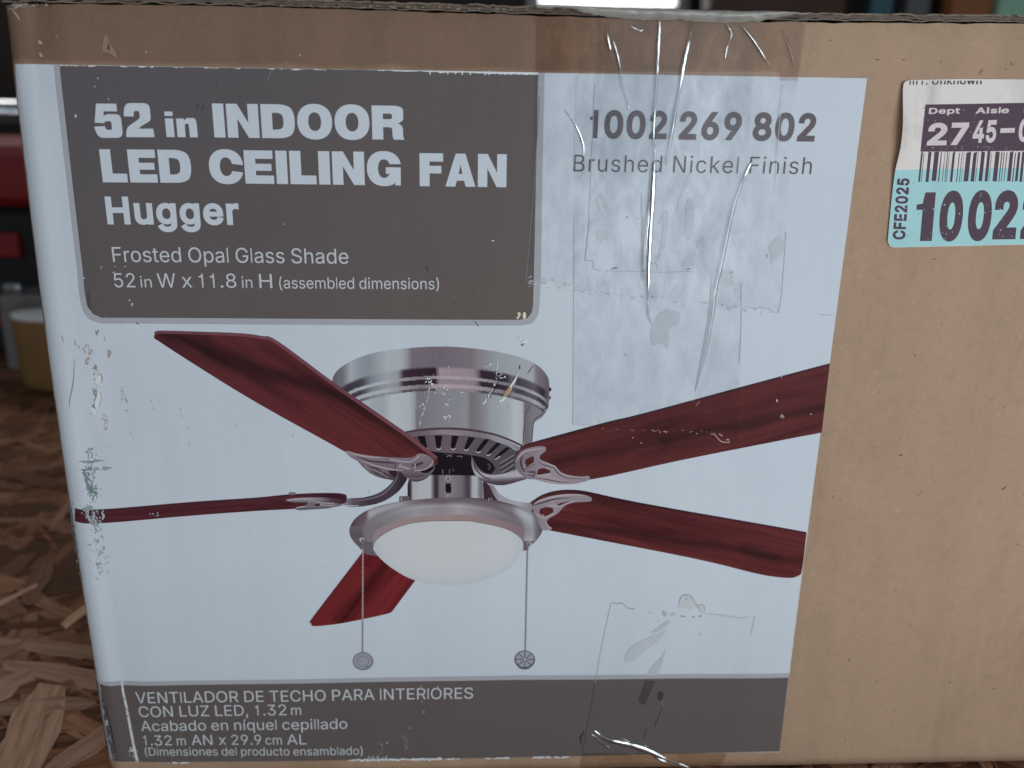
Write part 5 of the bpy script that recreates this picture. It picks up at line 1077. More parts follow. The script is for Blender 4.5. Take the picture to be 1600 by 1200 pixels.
P = [(smooth([(812, 576), (806, 588), (797, 602), (789, 612), (785, 622), (779, 626), (784, 630), (790, 622), (797, 614), (801, 604), (807, 592)], 3, 80), [], WH),
     (smooth([(797, 603), (790, 610), (786, 619), (790, 620), (797, 611), (799, 606)], 2), [], ink(150, 124, 96)), (stroke([(801, 600), (800, 608), (795, 616), (790, 620)], 1.5, taper=True), [], ink(58, 50, 54)),
     (stroke([(812, 570), (812, 577)], 1.8, taper=True), [], ink(60, 54, 58)), (stroke([(834, 570), (829, 577), (824, 584)], 1.2, taper=True), [], ink(84, 82, 88)), (chip(783, 626, 3.5, 2.2), [], WH), (chip(784, 627, 1.4, .8), [], SH),
     (chip(818, 534, 5, 3, -.8), [], WH), (chip(816, 538, 2.6, 1.7, -.5), [], ink(96, 98, 102)), (chip(822, 533, 1.6, 3, .2), [], ink(196, 202, 208)), (chip(812, 528, .8, 3, .1), [], ink(196, 202, 208))]
P += along([(796, 632), (792, 642)], 6, .8, 1.5, .5, cols=(WH2,))
scuff(P, 'torn white gash with a tan core on the printed motor housing', .372)
# worn edges of the grey blocks
P = []
for x0, x1, n, a in ((92, 115, 6, 3), (118, 135, 5, 4), (133, 150, 4, 5), (180, 200, 3, 4), (222, 240, 3, 5), (268, 284, 3, 5), (320, 345, 4, 5), (367, 380, 3, 4), (413, 426, 2, 4), (458, 478, 4, 5), (488, 512, 4, 6)):
    for i in range(n):
        x = rs.uniform(x0, x1); P.append((chip(x, 101.6 + (x - 93) * .0163 + rs.uniform(.2, 1.0), a * rs.uniform(.5, 1.2), rs.uniform(.5, 1.2), 0), [], WH if rs.random() < .6 else ink(146, 130, 116)))
pts_t, pts_b = [], []
for i in range(60):
    x = 590 + i * 4.25; yb = 109.6 + (x - 590) * .0168
    pts_t.append((x, yb - .6))
    d = 1.2 + 2.2 * abs(math.sin(x * .021 + .5)) * (0.5 + 0.8 * rs.random())
    if x < 685: d *= .45 if (x % 50) > 12 else .1
    pts_b.append((x, yb + d))
for i in range(59): P.append(([pts_t[i], pts_t[i + 1], pts_b[i + 1], pts_b[i]], [], WH))
for x in (672, 700, 712, 722, 735, 758, 764): P.append((chip(x, 111.6 + (x - 590) * .0168, 1.2, 3.2), [], WH))
scuff(P, 'ragged white wear along the top edge of the grey title block', .22)
P = []
for x, y, a, b in ((119, 181, 1.4, 2.2), (153, 122, 1, 2), (149, 135, 1.2, 1), (170, 155, 1, .8), (207, 475, 1.6, 3), (203, 469, .8, 1.6), (445, 350, 1.2, 1), (770, 376, 1.6, 1), (159, 418, .8, 2.6), (180, 416, 1, .8), (196, 416, 1.2, .8), (178, 425, 2, .6), (132, 434, 2.4, .6), (334, 194, .8, 1.6), (440, 108, .8, 1.4)):
    P.append((chip(x, y, a, b, rs.uniform(-.4, .4)), [], WH2 if rs.random() < .4 else WH))
for x in (183, 190, 197, 200, 178): P.append((chip(x, 500 + rs.uniform(-1, 2), 2.2, 1.6), [], WH2))
P += [(smooth([(811, 487), (814, 490), (812, 495), (808, 499), (807, 496), (810, 492), (808, 489)], 2), [], ink(186, 180, 166)), (ell(819.3, 492.6, 2.7, 5.6, 14), [], ink(192, 185, 166))]
P += [(chip(340, 129, 1.1, 1), [], ink(24, 20, 22)), (stroke([(424, 108), (421, 118), (415, 128)], 1.5, taper=True), [], ink(104, 104, 110)), (stroke([(310, 160), (307, 172)], 2, taper=True), [], ink(66, 62, 68)), (stroke([(320, 163), (316, 173)], 2, taper=True), [], ink(66, 62, 68)), (stroke([(666, 414), (670, 424)], 2.4, taper=True), [], ink(70, 63, 64)), (stroke([(742, 501), (748, 510)], 1.6, taper=True), [], ink(84, 86, 94)), (chip(215, 505, 2.4, 1.2, .4), [], ink(84, 86, 92)), (stroke([(140, 454), (139, 470), (143, 483)], 4, taper=True), [], ink(70, 66, 72))]
scuff(P, 'small white nicks scattered over the grey title block', .23)
P = []
for i in range(46):
    x = 548 + i * 3.1; y = 1190.2 - (x - 400) * .0150
    P.append((chip(x, y - rs.uniform(0, 1.6), 3.4, rs.uniform(.5, 2.0)), [], WH))
for i in range(26):
    x = rs.uniform(560, 608); P.append((chip(x, 1186 - rs.uniform(0, 5), .8, 1.6, .3), [], WH2))
for x0, x1 in ((262, 300), (698, 716), (760, 795), (832, 890), (668, 690)):
    for i in range(int((x1 - x0) / 2.6)):
        x = rs.uniform(x0, x1); P.append((chip(x, 1190.6 - (x - 400) * .0150 - rs.uniform(.4, 1.8), 2.8, rs.uniform(.5, 1.3)), [], WH))
for x, y in ((658, 1072), (684, 1073), (659, 1096), (662, 1112), (641, 1137), (605, 1160), (596, 1163)): P.append((chip(x, y, 1.1, 1.4), [], WH2))
P += along([(632, 1147), (635, 1160), (633, 1172)], 14, 2, 1, 3.6, ang=0, cols=(ink(104, 100, 102),)) + along([(597, 1158), (598, 1176)], 14, 2.5, 1, 3, ang=0, cols=(ink(102, 98, 100),))
scuff(P, 'white worn paper along the bottom edge of the grey footer band', .23)
# worn corner folds beside the footer
P = [(stroke([(189, 1064), (191, 1082), (196, 1105), (202, 1136), (208, 1166), (214, 1191)], 3.0, 4.2, n=8), [], WH)] + along([(190, 1068), (196, 1105), (203, 1140), (213, 1188)], 60, .7, 1.6, .7, cols=(WH, WH2, ink(84, 78, 79)))
P += [(stroke([(156, 1073), (159, 1098), (164, 1130), (170, 1162), (177, 1190)], 1.6, 2.6, n=8), [], WH2)] + along([(157, 1075), (160, 1100), (166, 1135), (175, 1180)], 40, .5, 1.6, .5, cols=(WH, WH2)) + along([(203, 1169), (209, 1184)], 16, 3, 2.4, .8, ang=0, cols=(WH, WH2))
P += along([(169, 1120), (173, 1150), (180, 1185)], 26, 1.2, 1.8, .4, cols=(WH2, ink(110, 108, 110)))
P += [(stroke([(165, 1102), (172, 1130), (178, 1158), (184, 1190)], 1.0, taper=True), [], ink(32, 28, 30))]
scuff(P, 'white creases worn through the print at the lower left corner', .25)
# brown tears
P = along([(143, 545), (140, 552), (136, 562), (134, 566)], 22, 1.6, 3.0, .8, cols=(TAN, ink(140, 112, 84), WH, BRN)) + along([(148, 572), (150, 580), (147, 592), (150, 600)], 18, 2.4, 2.2, 1.2, cols=(TAN, WH, ink(122, 104, 88)))
P += [(smooth([(148, 569), (152, 572), (150, 577), (146, 576)], 2), [], BRN), (smooth([(146, 630), (149, 634), (147, 641), (142, 637)], 2), [], BRN), (smooth([(144, 606), (149, 612), (148, 620), (145, 614)], 2), [], ink(110, 86, 62)),
      (smooth([(150, 588), (158, 586), (159, 596), (152, 602), (148, 596)], 3), [], ink(190, 194, 198)), (stroke([(157, 584), (159, 592), (157, 598)], 1.8, taper=True), [], SH), (smooth([(150, 612), (156, 614), (157, 626), (150, 640), (147, 634), (149, 622)], 3), [], ink(192, 197, 203)),
      (stroke([(149, 606), (150, 618), (146, 628)], 2, taper=True), [], ink(84, 70, 58)), (stroke([(156, 612), (157, 624), (153, 634)], 1.2, taper=True), [], ink(118, 122, 128)),
      (smooth([(169, 546), (173, 549), (172, 556), (169, 560), (168, 553)], 2), [], ink(132, 110, 88)), (stroke([(172, 546), (173, 552), (169, 560)], 1.2, taper=True), [], SH), 
      (stroke([(195, 622), (199, 630)], 1.8, taper=True), [], ink(70, 76, 82)), (chip(197, 642, 2, 1.4), [], ink(134, 126, 120)), (chip(152, 517, 4.4, 5, .2), [], ink(192, 197, 204)), (smooth([(149, 514), (151, 517), (154, 513), (155, 518), (152, 524), (150, 521)], 2), [], ink(86, 92, 100)), (stroke([(163, 526), (165, 532)], 1.2), [], ink(110, 114, 120)),
      (stroke([(116, 560), (115, 590), (112, 610), (109, 625), (109, 637)], 1.5, taper=True), [], ink(84, 88, 96)), (stroke([(117.6, 560), (117, 590), (114, 610)], 1.4, taper=True), [], ink(190, 196, 204)), (chip(145, 642, 6, 3.6, 1.1), [], ink(192, 197, 203)), (chip(141, 647, 1.6, 1), [], ink(112, 110, 112))]
P += along([(162, 650), (165, 660), (164, 672)], 26, 1.7, 1.8, .9, cols=(ink(166, 148, 122), ink(142, 116, 86), ink(172, 160, 142), ink(112, 88, 62)), ang=1.4) + along([(191, 606), (192, 616), (190, 624)], 18, 1.6, 1.6, .8, cols=(ink(166, 158, 146), ink(158, 142, 120)), ang=1.4) + along([(140, 540), (148, 580), (150, 620), (146, 645)], 40, 4.5, 1.3, .6, cols=(ink(150, 152, 154), ink(186, 191, 197), ink(158, 146, 130)))
for (x, y) in ((98, 527), (99, 533), (117, 533), (118, 538), (123, 542), (131, 545), (133, 549), (138, 541), (135, 540)):
    P.append((stroke([(x, y - 3), (x + rs.uniform(-1, 2), y + 3)], 1.3, taper=True), [], ink(112, 118, 126))); P.append((stroke([(x + 1.6, y - 3), (x + 2.4, y + 3)], 1.2, taper=True), [], ink(192, 198, 206)))
scuff(P, 'brown tears where the white paper is ripped near the left corner', .21, fade=0.3)
# green rub marks
GN = [ink(74, 104, 98), ink(96, 122, 116), ink(56, 84, 78), ink(122, 142, 142)]
P = along([(133, 738), (138, 760), (146, 770)], 90, 2.6, 3.2, .9, cols=GN[:3], jit=.35) + along([(139, 705), (143, 740), (148, 790), (150, 830)], 130, 4, 2.0, .7, cols=GN, ang=1.4) + along([(126, 722), (140, 722), (160, 720)], 24, 1.0, 4, .5, cols=GN, ang=0, jit=.1) + along([(128, 734), (150, 733), (172, 731)], 30, 1.0, 4, .5, cols=GN, ang=0, jit=.1) + along([(134, 703), (142, 702)], 6, 1, 3.5, .4, cols=GN, ang=0, jit=.1)
P += along([(150, 840), (155, 870), (160, 890)], 60, 6, 2, .7, cols=[GN[1], GN[3]], ang=1.3) + along([(112, 790), (117, 830), (122, 870), (127, 905)], 70, 2.2, 3.2, .7, cols=[GN[1], GN[3], GN[2]], jit=.2)
P += along([(137, 796), (143, 806), (150, 816)], 60, 4.2, 3, 1.4, cols=[ink(118, 128, 134), ink(136, 146, 152)], ang=1.4)
P += along([(160, 797), (161, 808), (163, 816)], 14, 1, 2.4, .8, cols=[WH2], ang=1.4) + along([(236, 800), (246, 804)], 8, 2, 1.4, .9, cols=[WH2])
scuff(P, 'green rubbed scuff marks crossing the tip of the left printed blade', .24, fade=0.16)
P = []
for i in range(34):
    x, y = rs.uniform(130, 1230), rs.uniform(520, 1045)
    P.append((chip(x, y, rs.uniform(.5, 1.3), rs.uniform(.5, 1.0)), [], rs.choice([ink(96, 100, 106), ink(118, 124, 130)])))
for (x, y) in ((236, 626), (240, 638), (282, 640), (284, 650), (294, 668), (204, 676), (296, 695), (369, 664), (458, 680), (577, 768)):
    P.append((stroke([(x - 1, y - 3), (x + 1, y + 3)], 1.6, taper=True), [], ink(124, 130, 138)))
scuff(P, 'tiny dark specks on the white paper', .20, fade=0.5)
# fine white scratches on the right-hand blades
P = along([(935, 668), (1000, 672), (1060, 674), (1100, 676), (1125, 680), (1140, 690)], 40, 1.2, 2.0, .6, cols=(ink(132, 92, 92), ink(166, 140, 140))) + [(stroke([(1115, 677), (1121, 684), (1128, 690), (1140, 691)], 1.3), [], ink(160, 138, 138)), (stroke([(1086, 635), (1094, 626)], 1.4, taper=True), [], ink(140, 104, 104)), (chip(1222, 650, 3.4, 2.6), [], ink(128, 110, 116)), (chip(1214, 626, 1, 2.6), [], ink(180, 168, 170)), (chip(1267, 647, 1.4, 1), [], ink(150, 138, 144)), (stroke([(1221, 590), (1221.5, 586)], 1), [], ink(168, 168, 176))]
scuff(P, 'pale scratches across the upper right printed blade', .225)
# crushed white chip and smears low on the right
P = [(smooth([(1062, 938), (1066, 931), (1076, 930), (1082, 936), (1090, 944), (1099, 946), (1101, 956), (1096, 960), (1090, 952), (1084, 948), (1078, 954), (1072, 950), (1060, 949)], 3, 80), [], ink(164, 168, 172)), (stroke([(1060, 949), (1062, 938), (1067, 931), (1078, 930.5), (1085, 940), (1092, 950), (1098, 958)], 1.6, taper=True), [], ink(104, 106, 110)), (chip(1072.5, 936, 1.2, 1), [], ink(84, 78, 72)), (stroke([(1090, 946), (1100, 946), (1101, 956)], 1.2), [], ink(124, 124, 128)),
     (chip(1039, 959, 5, 4), [], ink(140, 136, 140)), (chip(1052, 959, 6, 3.4), [], ink(156, 158, 163)), (stroke([(1063, 962.5), (1071, 963.5)], 1.6, taper=True), [], ink(60, 60, 64)), (stroke([(1081, 963), (1086, 965)], 1.8, taper=True), [], ink(70, 70, 76)), (stroke([(1092, 964), (1096, 962)], 1.6), [], ink(80, 80, 86)), (stroke([(1100, 959), (1130, 962), (1158, 966), (1170, 963)], 2.2, taper=True), [], ink(154, 160, 168)),
     (smooth([(1045, 968), (1034, 976), (1020, 986), (1018, 990), (1034, 984), (1048, 972)], 2), [], ink(152, 158, 166)), (chip(1016, 957, 1.4, 1), [], ink(120, 122, 128)), (chip(1029, 970, 1.4, 1), [], ink(126, 128, 134)), (chip(1093, 991, 2.4, 2), [], ink(154, 160, 168))]
scuff(P, 'crumpled grey chip of paper low on the right of the white panel', .21, fade=0.3)
P = [(smooth([(1042, 984), (1028, 990), (1004, 1000), (985, 1012), (978, 1022), (976, 1034), (986, 1032), (996, 1028), (1010, 1016), (1030, 1000)], 3), [], ink(158, 166, 177)), (smooth([(1040, 1014), (1034, 1026), (1020, 1040), (1010, 1056), (1026, 1054), (1034, 1040)], 3), [], ink(152, 159, 168))]
scuff(P, 'grey smear running off the white panel into the footer band', .22, fade=0.25)
P = [(smooth([(1007, 1063), (1002, 1080), (997, 1092), (1001, 1100), (1008, 1100), (1016, 1082), (1024, 1064)], 3), [], ink(66, 60, 62)), (smooth([(1027, 1082), (1033, 1079), (1037, 1084), (1033, 1096), (1027, 1092)], 3), [], ink(58, 52, 54)), (stroke([(1036, 1090), (1033, 1110), (1026, 1126), (1023, 1136)], 1.6, taper=True), [], ink(58, 52, 54)), (stroke([(1035, 1092), (1035, 1104)], .9), [], ink(120, 112, 112))]
scuff(P, 'dark smear lying on the footer band', .222)

# tears and marks in the bare board
P = [(smooth([(163, 58), (168, 54), (171, 66), (180, 78), (184, 90), (178, 88), (168, 83), (160, 80)], 2, 80), [], (.34, .22, .15)), (smooth([(169, 66), (172, 72), (171, 80), (167, 76)], 2), [], (.16, .09, .055)), (stroke([(160, 80), (170, 84), (182, 91)], 1.4, taper=True), [], (.20, .12, .07)), (stroke([(182, 78), (185, 88)], 2.2, taper=True), [], (.22, .13, .08))]
P += [(chip(58, 66, 4, 2.5, .6), [], (.60, .42, .29)), (chip(61, 86, 3.4, 2.2, .7), [], (.56, .40, .28)), (chip(86, 57, 2, 1.4), [], (.6, .43, .3)), (stroke([(12, 14), (18, 24), (22, 31)], 1.8, taper=True), [], (.66, .48, .33)), (chip(229, 82, .9, 2.4), [], (.6, .45, .33)), (chip(469, 86, .8, 1.6), [], (.66, .52, .4))]
for i in range(40):
    x = 8 + 62 * rs.random() ** 1.4; P.append((chip(x, 6.5 + rs.uniform(-1.5, 4) + (4 if x < 14 else 0), rs.uniform(1.2, 4), rs.uniform(.5, 1.2), rs.uniform(-.6, .6)), [], rs.choice([(.42, .36, .31), (.30, .24, .20), (.50, .44, .38), (.20, .14, .10)])))
for i in range(90):
    x = rs.uniform(430, 835); y = 7.5 + (x - 420) * .0165; P.append((chip(x, y + rs.uniform(-1.2, 1.8), rs.uniform(.8, 3.2), rs.uniform(.4, 1.0), rs.uniform(-.5, .5)), [], rs.choice([(.40, .30, .23), (.16, .10, .07), (.30, .20, .14)])))
o = printed('scuff_mark', P, .06, M_PRINT, body, step=.0015); o['kind'] = 'stuff'; o['label'] = 'torn nick in the bare cardboard above the printed panel'
P = []
for i in range(80):
    x, y = rs.uniform(1230, 1600), rs.uniform(40, 1180)
    if 1370 < x and 115 < y < 395: continue
    if x < 1355 - (y - 122) * .131 + 6: continue
    a = rs.uniform(-.9, .9); L = rs.uniform(.7, 1.9)
    P.append((chip(x, y, L, rs.uniform(.4, .75), a), [], rs.choice([(.22, .13, .08), (.28, .17, .105), (.25, .15, .095), (.56, .38, .26)])))
for (x, y, L, a) in ((1408, 711, 4.5, -.2), (1370, 1064, 2.6, 0), (1484, 1066, 2.6, 0), (1397, 1111, 2.2, 0), (1327, 1031, 4, .8), (1461, 405, 3.5, -.1), (1430, 555, 2.4, .3), (1569, 763, 5, -.7), (1321, 1155, 3, .8), (1298, 63, 2, .5), (1371, 93, 5, .1), (1412, 93, 4, -.2), (1533, 112, 9, -.9), (1582, 100, 7, .4)):
    P.append((chip(x, y, L * .75, .8 if L < 6 else 2.0, a), [], (.18, .11, .07) if L < 6 else (.38, .235, .15)))
for i in range(30):
    x, y = rs.uniform(120, 830), rs.uniform(18, 98)
    P.append((chip(x, y, rs.uniform(.8, 2.2), rs.uniform(.5, .9), rs.uniform(-1, 1)), [], rs.choice([(.22, .13, .085), (.28, .18, .11)])))
o = printed('fibre_fleck', P, .05, M_PRINT, body, step=.0004); o['kind'] = 'stuff'

# ------------------------------------------------------------------ clear tape
def sheet(name, outline, h, mat, label, pitch=14):
    o = printed(name, [outline], h, mat, None, pitch=pitch)
    for p in o.data.polygons: p.use_smooth = True
    world_child(o, box); o['label'] = label
    return o
def ridges(lines, h, parent, mat=None, hk=.42):
    """creases standing up in the film: little tapered half tubes"""
    for pts, w in lines:
        verts = []; faces = []
        if mat is None: w *= 1.3
        L = line_s(pts, 10); m = len(L); rows = []
        for i, p in enumerate(L):
            q = L[min(i + 1, m - 1)]; r = L[max(i - 1, 0)]
            d = math.hypot(q[0] - r[0], q[1] - r[1]) or 1
            nx, ny = -(q[1] - r[1]) / d, (q[0] - r[0]) / d
            t = i / (m - 1)
            k = (max(.0, math.sin(math.pi * t)) ** .5) * (1 + .25 * noise.noise(Vector((p[0] * .08, p[1] * .08, w))))
            row = []
            for s in range(9):
                a = math.pi * s / 8
                off = -math.cos(a) * w / 2 * max(k, .05)
                row.append(len(verts)); verts.append(face(p[0] + nx * off, p[1] + ny * off, h + math.sin(a) * w * hk * .2 * k))
            rows.append(row)
        for a, b in zip(rows, rows[1:]):
            for s in range(8): faces.append((a[s], b[s], b[s + 1], a[s + 1]))
        me = bpy.data.meshes.new('tape_crease'); me.from_pydata(verts, [], faces)
        for p in me.polygons: p.use_smooth = True
        link('tape_crease', me, mat or M_WRINKLE, parent)
def rag(pts, amp, n=6):
    out = []
    for a, b in zip(pts, pts[1:]):
        for i in range(n):
            t = i / n; out.append((a[0] + (b[0] - a[0]) * t + rs.uniform(-amp, amp) * .5, a[1] + (b[1] - a[1]) * t + rs.uniform(-amp, amp)))
    out.append(pts[-1]); return out
tB = [(902, 31), (899, 200), (897, 340), (895, 664)] + rag([(897, 664), (935, 668), (1020, 672), (1090, 677), (1135, 689), (1152, 690)], 2) + [(1157, 560), (1160, 470), (1172, 200), (1180, 38)]
sheet('packing_tape', tB, .40, M_TAPE, 'lower strip of clear tape running down from the top edge onto the printed blade')
tA = [(838, 20), (837, 112), (832, 250), (822, 440)] + rag([(824, 440), (850, 437), (880, 446), (925, 455), (1000, 464), (1080, 470), (1150, 481), (1217, 484)], 2.4) + [(1222, 430), (1228, 360), (1238, 200), (1248, 112), (1262, 30), (1180, 36), (1060, 31), (960, 26), (900, 20)]
def on_board(o):
    """film stuck to the bare board looks darker than film over the white paper"""
    o.data.materials.append(M_TAPE_BOARD)
    for p in o.data.polygons:
        zc = p.center.z
        if zc > .2502 or zc < 0: p.material_index = 1
tapeA = sheet('packing_tape', tA, .46, M_TAPE, 'creased upper strip of clear tape folded over the top edge of the carton')
on_board(tapeA)
ridges([([(946, 36), (949, 58), (954, 80)], 4.6), ([(958, 62), (967, 98), (971, 130), (983, 172)], 4.8), ([(1031, 30), (1029, 60), (1026, 110), (1022, 170), (1020, 230)], 6.0), ([(1023, 225), (1021, 262), (1018, 320), (1014, 385), (1012, 468)], 7.5),
        ([(1080, 34), (1077, 58), (1069, 95), (1061, 140), (1048, 215)], 5.5), ([(1135, 38), (1142, 54), (1135, 75), (1132, 94)], 3.4), ([(1160, 42), (1180, 68), (1202, 104)], 5.5), ([(1221, 46), (1233, 76), (1239, 102)], 6.5),
        ([(1174, 252), (1166, 268), (1158, 286)], 4.0), ([(881, 170), (898, 193), (911, 225), (911, 250)], 2.6), ([(985, 40), (1000, 48), (1005, 46)], 1.6), ([(985, 42), (996, 47)], 1.0)], .47, tapeA)
ridges([([(1174, 252), (1156, 290), (1142, 335), (1128, 400), (1116, 455), (1112, 490), (1101, 550), (1085, 612)], 8.5), ([(1062, 130), (1050, 200), (1040, 260)], 7), ([(1016, 300), (1006, 380), (1004, 440)], 9), ([(901, 110), (899, 200), (897, 262)], 2.2), ([(1078, 270), (1066, 300), (1056, 330)], 4), ([(1222, 130), (1216, 200), (1210, 300)], 4), ([(1012, 468), (1014, 490), (1017, 506)], 4)], .475, tapeA, M_SOFT_CREASE)
ridges([([(1010, 465), (1012, 490), (1016, 504)], 3.4)], .41, tapeA)
# soft grey print-through under the film where it has not stuck
P = [(smooth([(1040, 484), (1062, 487), (1060, 506), (1046, 512), (1046, 532), (1042, 546), (1034, 536), (1020, 540), (1016, 528), (1018, 510), (1026, 496)], 3, 80), [], ink(153, 161, 171)), (stroke([(1012, 470), (1005, 400), (1002, 300)], 4, taper=True), [], ink(140, 146, 155)), (stroke([(1112, 430), (1106, 500), (1092, 580), (1086, 612)], 3, taper=True), [], ink(148, 155, 164)),
     (stroke([(1030, 350), (1040, 330), (1036, 380), (1024, 410)], 8, taper=True), [], ink(155, 163, 173)), (stroke([(1076, 310), (1078, 345), (1074, 375)], 15, taper=True), [], ink(157, 165, 175)), (chip(942, 366, 8, 11), [], ink(160, 168, 178)), (chip(1096, 382, 8, 13), [], ink(160, 168, 178)), (chip(1212, 392, 12, 18), [], ink(157, 165, 175)), (chip(1136, 435, 11, 15), [], ink(161, 169, 179)), (chip(940, 316, 7, 13), [], ink(161, 169, 179))]
P += [(stroke([(843, 150), (837, 250), (827, 380), (822, 440)], 1.0), [], ink(60, 55, 58)), (stroke([(921, 340), (917, 380), (914, 407)], 1.4), [], ink(120, 126, 134)), (stroke([(929, 130), (925, 230), (920, 340)], 1.0), [], ink(140, 147, 156)), (stroke([(915, 408), (926, 408), (927, 418), (930, 421), (940, 422)], 1.0), [], ink(116, 120, 128)), (stroke([(945, 423), (1000, 424), (1030, 425), (1080, 424)], 1.0), [], ink(136, 142, 150)), (stroke([(1014, 412), (1025, 412), (1027, 421)], 1.0), [], ink(128, 134, 142)),
      (chip(960, 419, 5, 1.4, -.3), [], ink(62, 62, 66)), (chip(1007, 422, 4, 1.6, -.6), [], ink(62, 62, 66)), (chip(1075, 420, 3, 1.2, -.4), [], ink(76, 76, 80)), (chip(1142, 425, 3, 1.0, -.1), [], ink(70, 70, 76)), (chip(980, 339, 1.6, 1.4), [], ink(60, 58, 60)), (chip(996, 341, 1.2, 1.2), [], ink(90, 90, 92)), (chip(1128, 476, 1.8, .9, .7), [], ink(70, 68, 70)), (chip(939, 378, 1, .9), [], ink(84, 84, 88)), (chip(977, 554, 1.2, 1.1), [], ink(104, 106, 110)), (chip(1198, 400, 1.4, 2.6), [], ink(128, 134, 142)),
      (stroke([(1157, 440), (1158, 500), (1155, 565)], 1.1), [], ink(142, 150, 160)), (stroke([(1228, 362), (1224, 420), (1217, 484), (1202, 483)], 1.2), [], ink(146, 152, 161)), (stroke([(1170, 481), (1185, 481), (1200, 481)], 1.2), [], ink(140, 146, 154)), (stroke([(1277, 491), (1302, 493)], 1.4, taper=True), [], ink(140, 148, 158)), (stroke([(897, 340), (896, 500), (895, 664)], .9), [], ink(136, 142, 150))]
P += along([(826, 441), (850, 440), (880, 448), (940, 458), (1000, 466), (1090, 474), (1160, 482), (1216, 485)], 110, 3.2, 3.4, 1.0, cols=(ink(150, 157, 166), ink(146, 153, 162), ink(158, 165, 174)), jit=.3)
scuff(P, 'grey blisters and dirt trapped under the clear tape', .205, fade=0.3)
# tape wrapped over the flap edge
def wrap():
    """the strip folded over the flap: its lower rim wanders, its right end runs out to nothing"""
    low = [(838, 13), (862, 14), (885, 13), (905, 18), (930, 24), (955, 27), (985, 30), (1020, 31), (1060, 31.5), (1095, 34), (1130, 35.5), (1165, 34), (1188, 33), (1212, 28), (1236, 24.5), (1263, 22)]
    low = [(plane(x, y)) for x, y in line_s(low, 8)]
    verts = []; faces = []; m = 9
    for i, (x, zl) in enumerate(low):
        t = i / (len(low) - 1)
        w = .0009 * math.sin(x * 21 + .3) * .6
        ztop = ZT + .0029 + w
        end = min(1, (1 - t) / .10)
        zl += .0004 * noise.noise(Vector((x * 380, 1, 1))) + .0002 * noise.noise(Vector((x * 1300, 1, 1)))
        ztop2 = zl + (ztop - zl) * (.35 + .65 * end)
        for j in range(m):
            s = j / (m - 1)
            n_ = noise.noise(Vector((x * 160, s * 4, 2))) + .6 * noise.noise(Vector((x * 520, s * 9, 5)))
            if s < .72:
                q = s / .72
                y = -.0005 - .0009 * math.sin(q * 2.4) - abs(n_) * .0006 * (q > 0) ; z = zl + (ztop2 - zl) * q
            else:
                q = (s - .72) / .28
                y = -.0008 + .028 * q; z = ztop2 + .0003 * n_
            verts.append((x, y, z))
    for i in range(len(low) - 1):
        for j in range(m - 1): faces.append((i * m + j, (i + 1) * m + j, (i + 1) * m + j + 1, i * m + j + 1))
    me = bpy.data.meshes.new('folded_tape'); me.from_pydata(verts, [], faces)
    for p in me.polygons: p.use_smooth = True
    return link('folded_tape', me, M_MILKY, tapeA)
wrap()
tC = [(908, 1203), (914, 1165), (925, 1100), (955, 942)] + rag([(956, 942), (962, 940), (975, 944), (990, 951)], .6, 3) + rag([(990, 951), (1050, 964), (1110, 960), (1184, 960)], 1.2, 5) + [(1172, 1050), (1150, 1140), (1124, 1203)]
tapeC = sheet('packing_tape', tC, .40, M_TAPE_LOW, 'clear tape at the bottom edge with a long crease over the footer band')
on_board(tapeC)
ridges([([(924, 1146), (938, 1158), (954, 1169)], 3.6), ([(928, 1140), (948, 1154), (985, 1163), (1012, 1172), (1042, 1186), (1078, 1199)], 6.5), ([(1013, 1132), (1008, 1150), (1010, 1168)], 2.6), ([(1012, 1170), (1030, 1186), (1060, 1196)], 3.6), ([(970, 1152), (980, 1156), (987, 1162)], 1.8)], .41, tapeC)
P = [(stroke([(955, 942), (940, 1010), (930, 1066)], .7), [], ink(150, 158, 168)), (stroke([(930, 1066), (920, 1120), (911, 1172), (907, 1202)], .7), [], ink(74, 68, 70)), (stroke([(1180, 962), (1174, 990)], .8), [], ink(163, 172, 184)),
     (stroke([(956, 941), (964, 943), (972, 942), (982, 950), (992, 951)], .9), [], ink(136, 141, 149)), (stroke([(913, 1142), (907, 1152), (909, 1162)], 2.2, taper=True), [], ink(52, 46, 48))]
scuff(P, 'fine dirty outline of the bottom strip of tape', .39)

# ------------------------------------------------------------------ store sticker
def peel(px, py, h):
    # the left edge has lifted off the board
    lift = 0
    xe = 1409 - (py - 130) * .0935
    t = (xe + 30 - px) / 30
    v = math.exp(-((py - 205) / 55.0) ** 2)
    if t > 0: lift = 2.6 * min(t, 1.2) ** 2 * v + .25 * min(t, 1.2)
    return face(px, py, h + lift)
def SP(name, polys, h, mat, parent, label=None, **k):
    o = printed(name, polys, h, mat, parent, fac=peel, **k)
    if label: o['label'] = label
    return o
st = SP('store_sticker', [[(1386, 377), (1396, 265), (1402, 230), (1408, 140), (1409.5, 131), (1413, 127), (1420, 125), (1500, 123.5), (1600, 124), (1760, 126), (1766, 132), (1772, 372), (1766, 380), (1700, 380.5), (1600, 382), (1396, 386.5), (1389.5, 384.5)]], .28, M_PRINT, None, col=ink(190, 187, 189), pitch=8)
st.data.materials[0] = m_ink('sticker_paper', ink(174, 171, 172), .5, .06, 120, .8)
world_child(st, box); st['label'] = 'white and blue store sticker with a barcode and big black digits'
SP('blue_band', [[(1386.3, 376), (1396, 265.2), (1460, 264), (1600, 261.5), (1762, 259), (1771.5, 371), (1766, 379.5), (1700, 380), (1600, 381.4), (1396, 386), (1389.8, 384)]], .29, m_ink('pale_blue_paper', ink(125, 165, 171), .5, .06, 120, .3), st, pitch=8)
SBLK = m_ink('thermal_print', ink(56, 38, 52), .55, .20, 420)
def slantx(x, y): return x - (y - 163) * .1
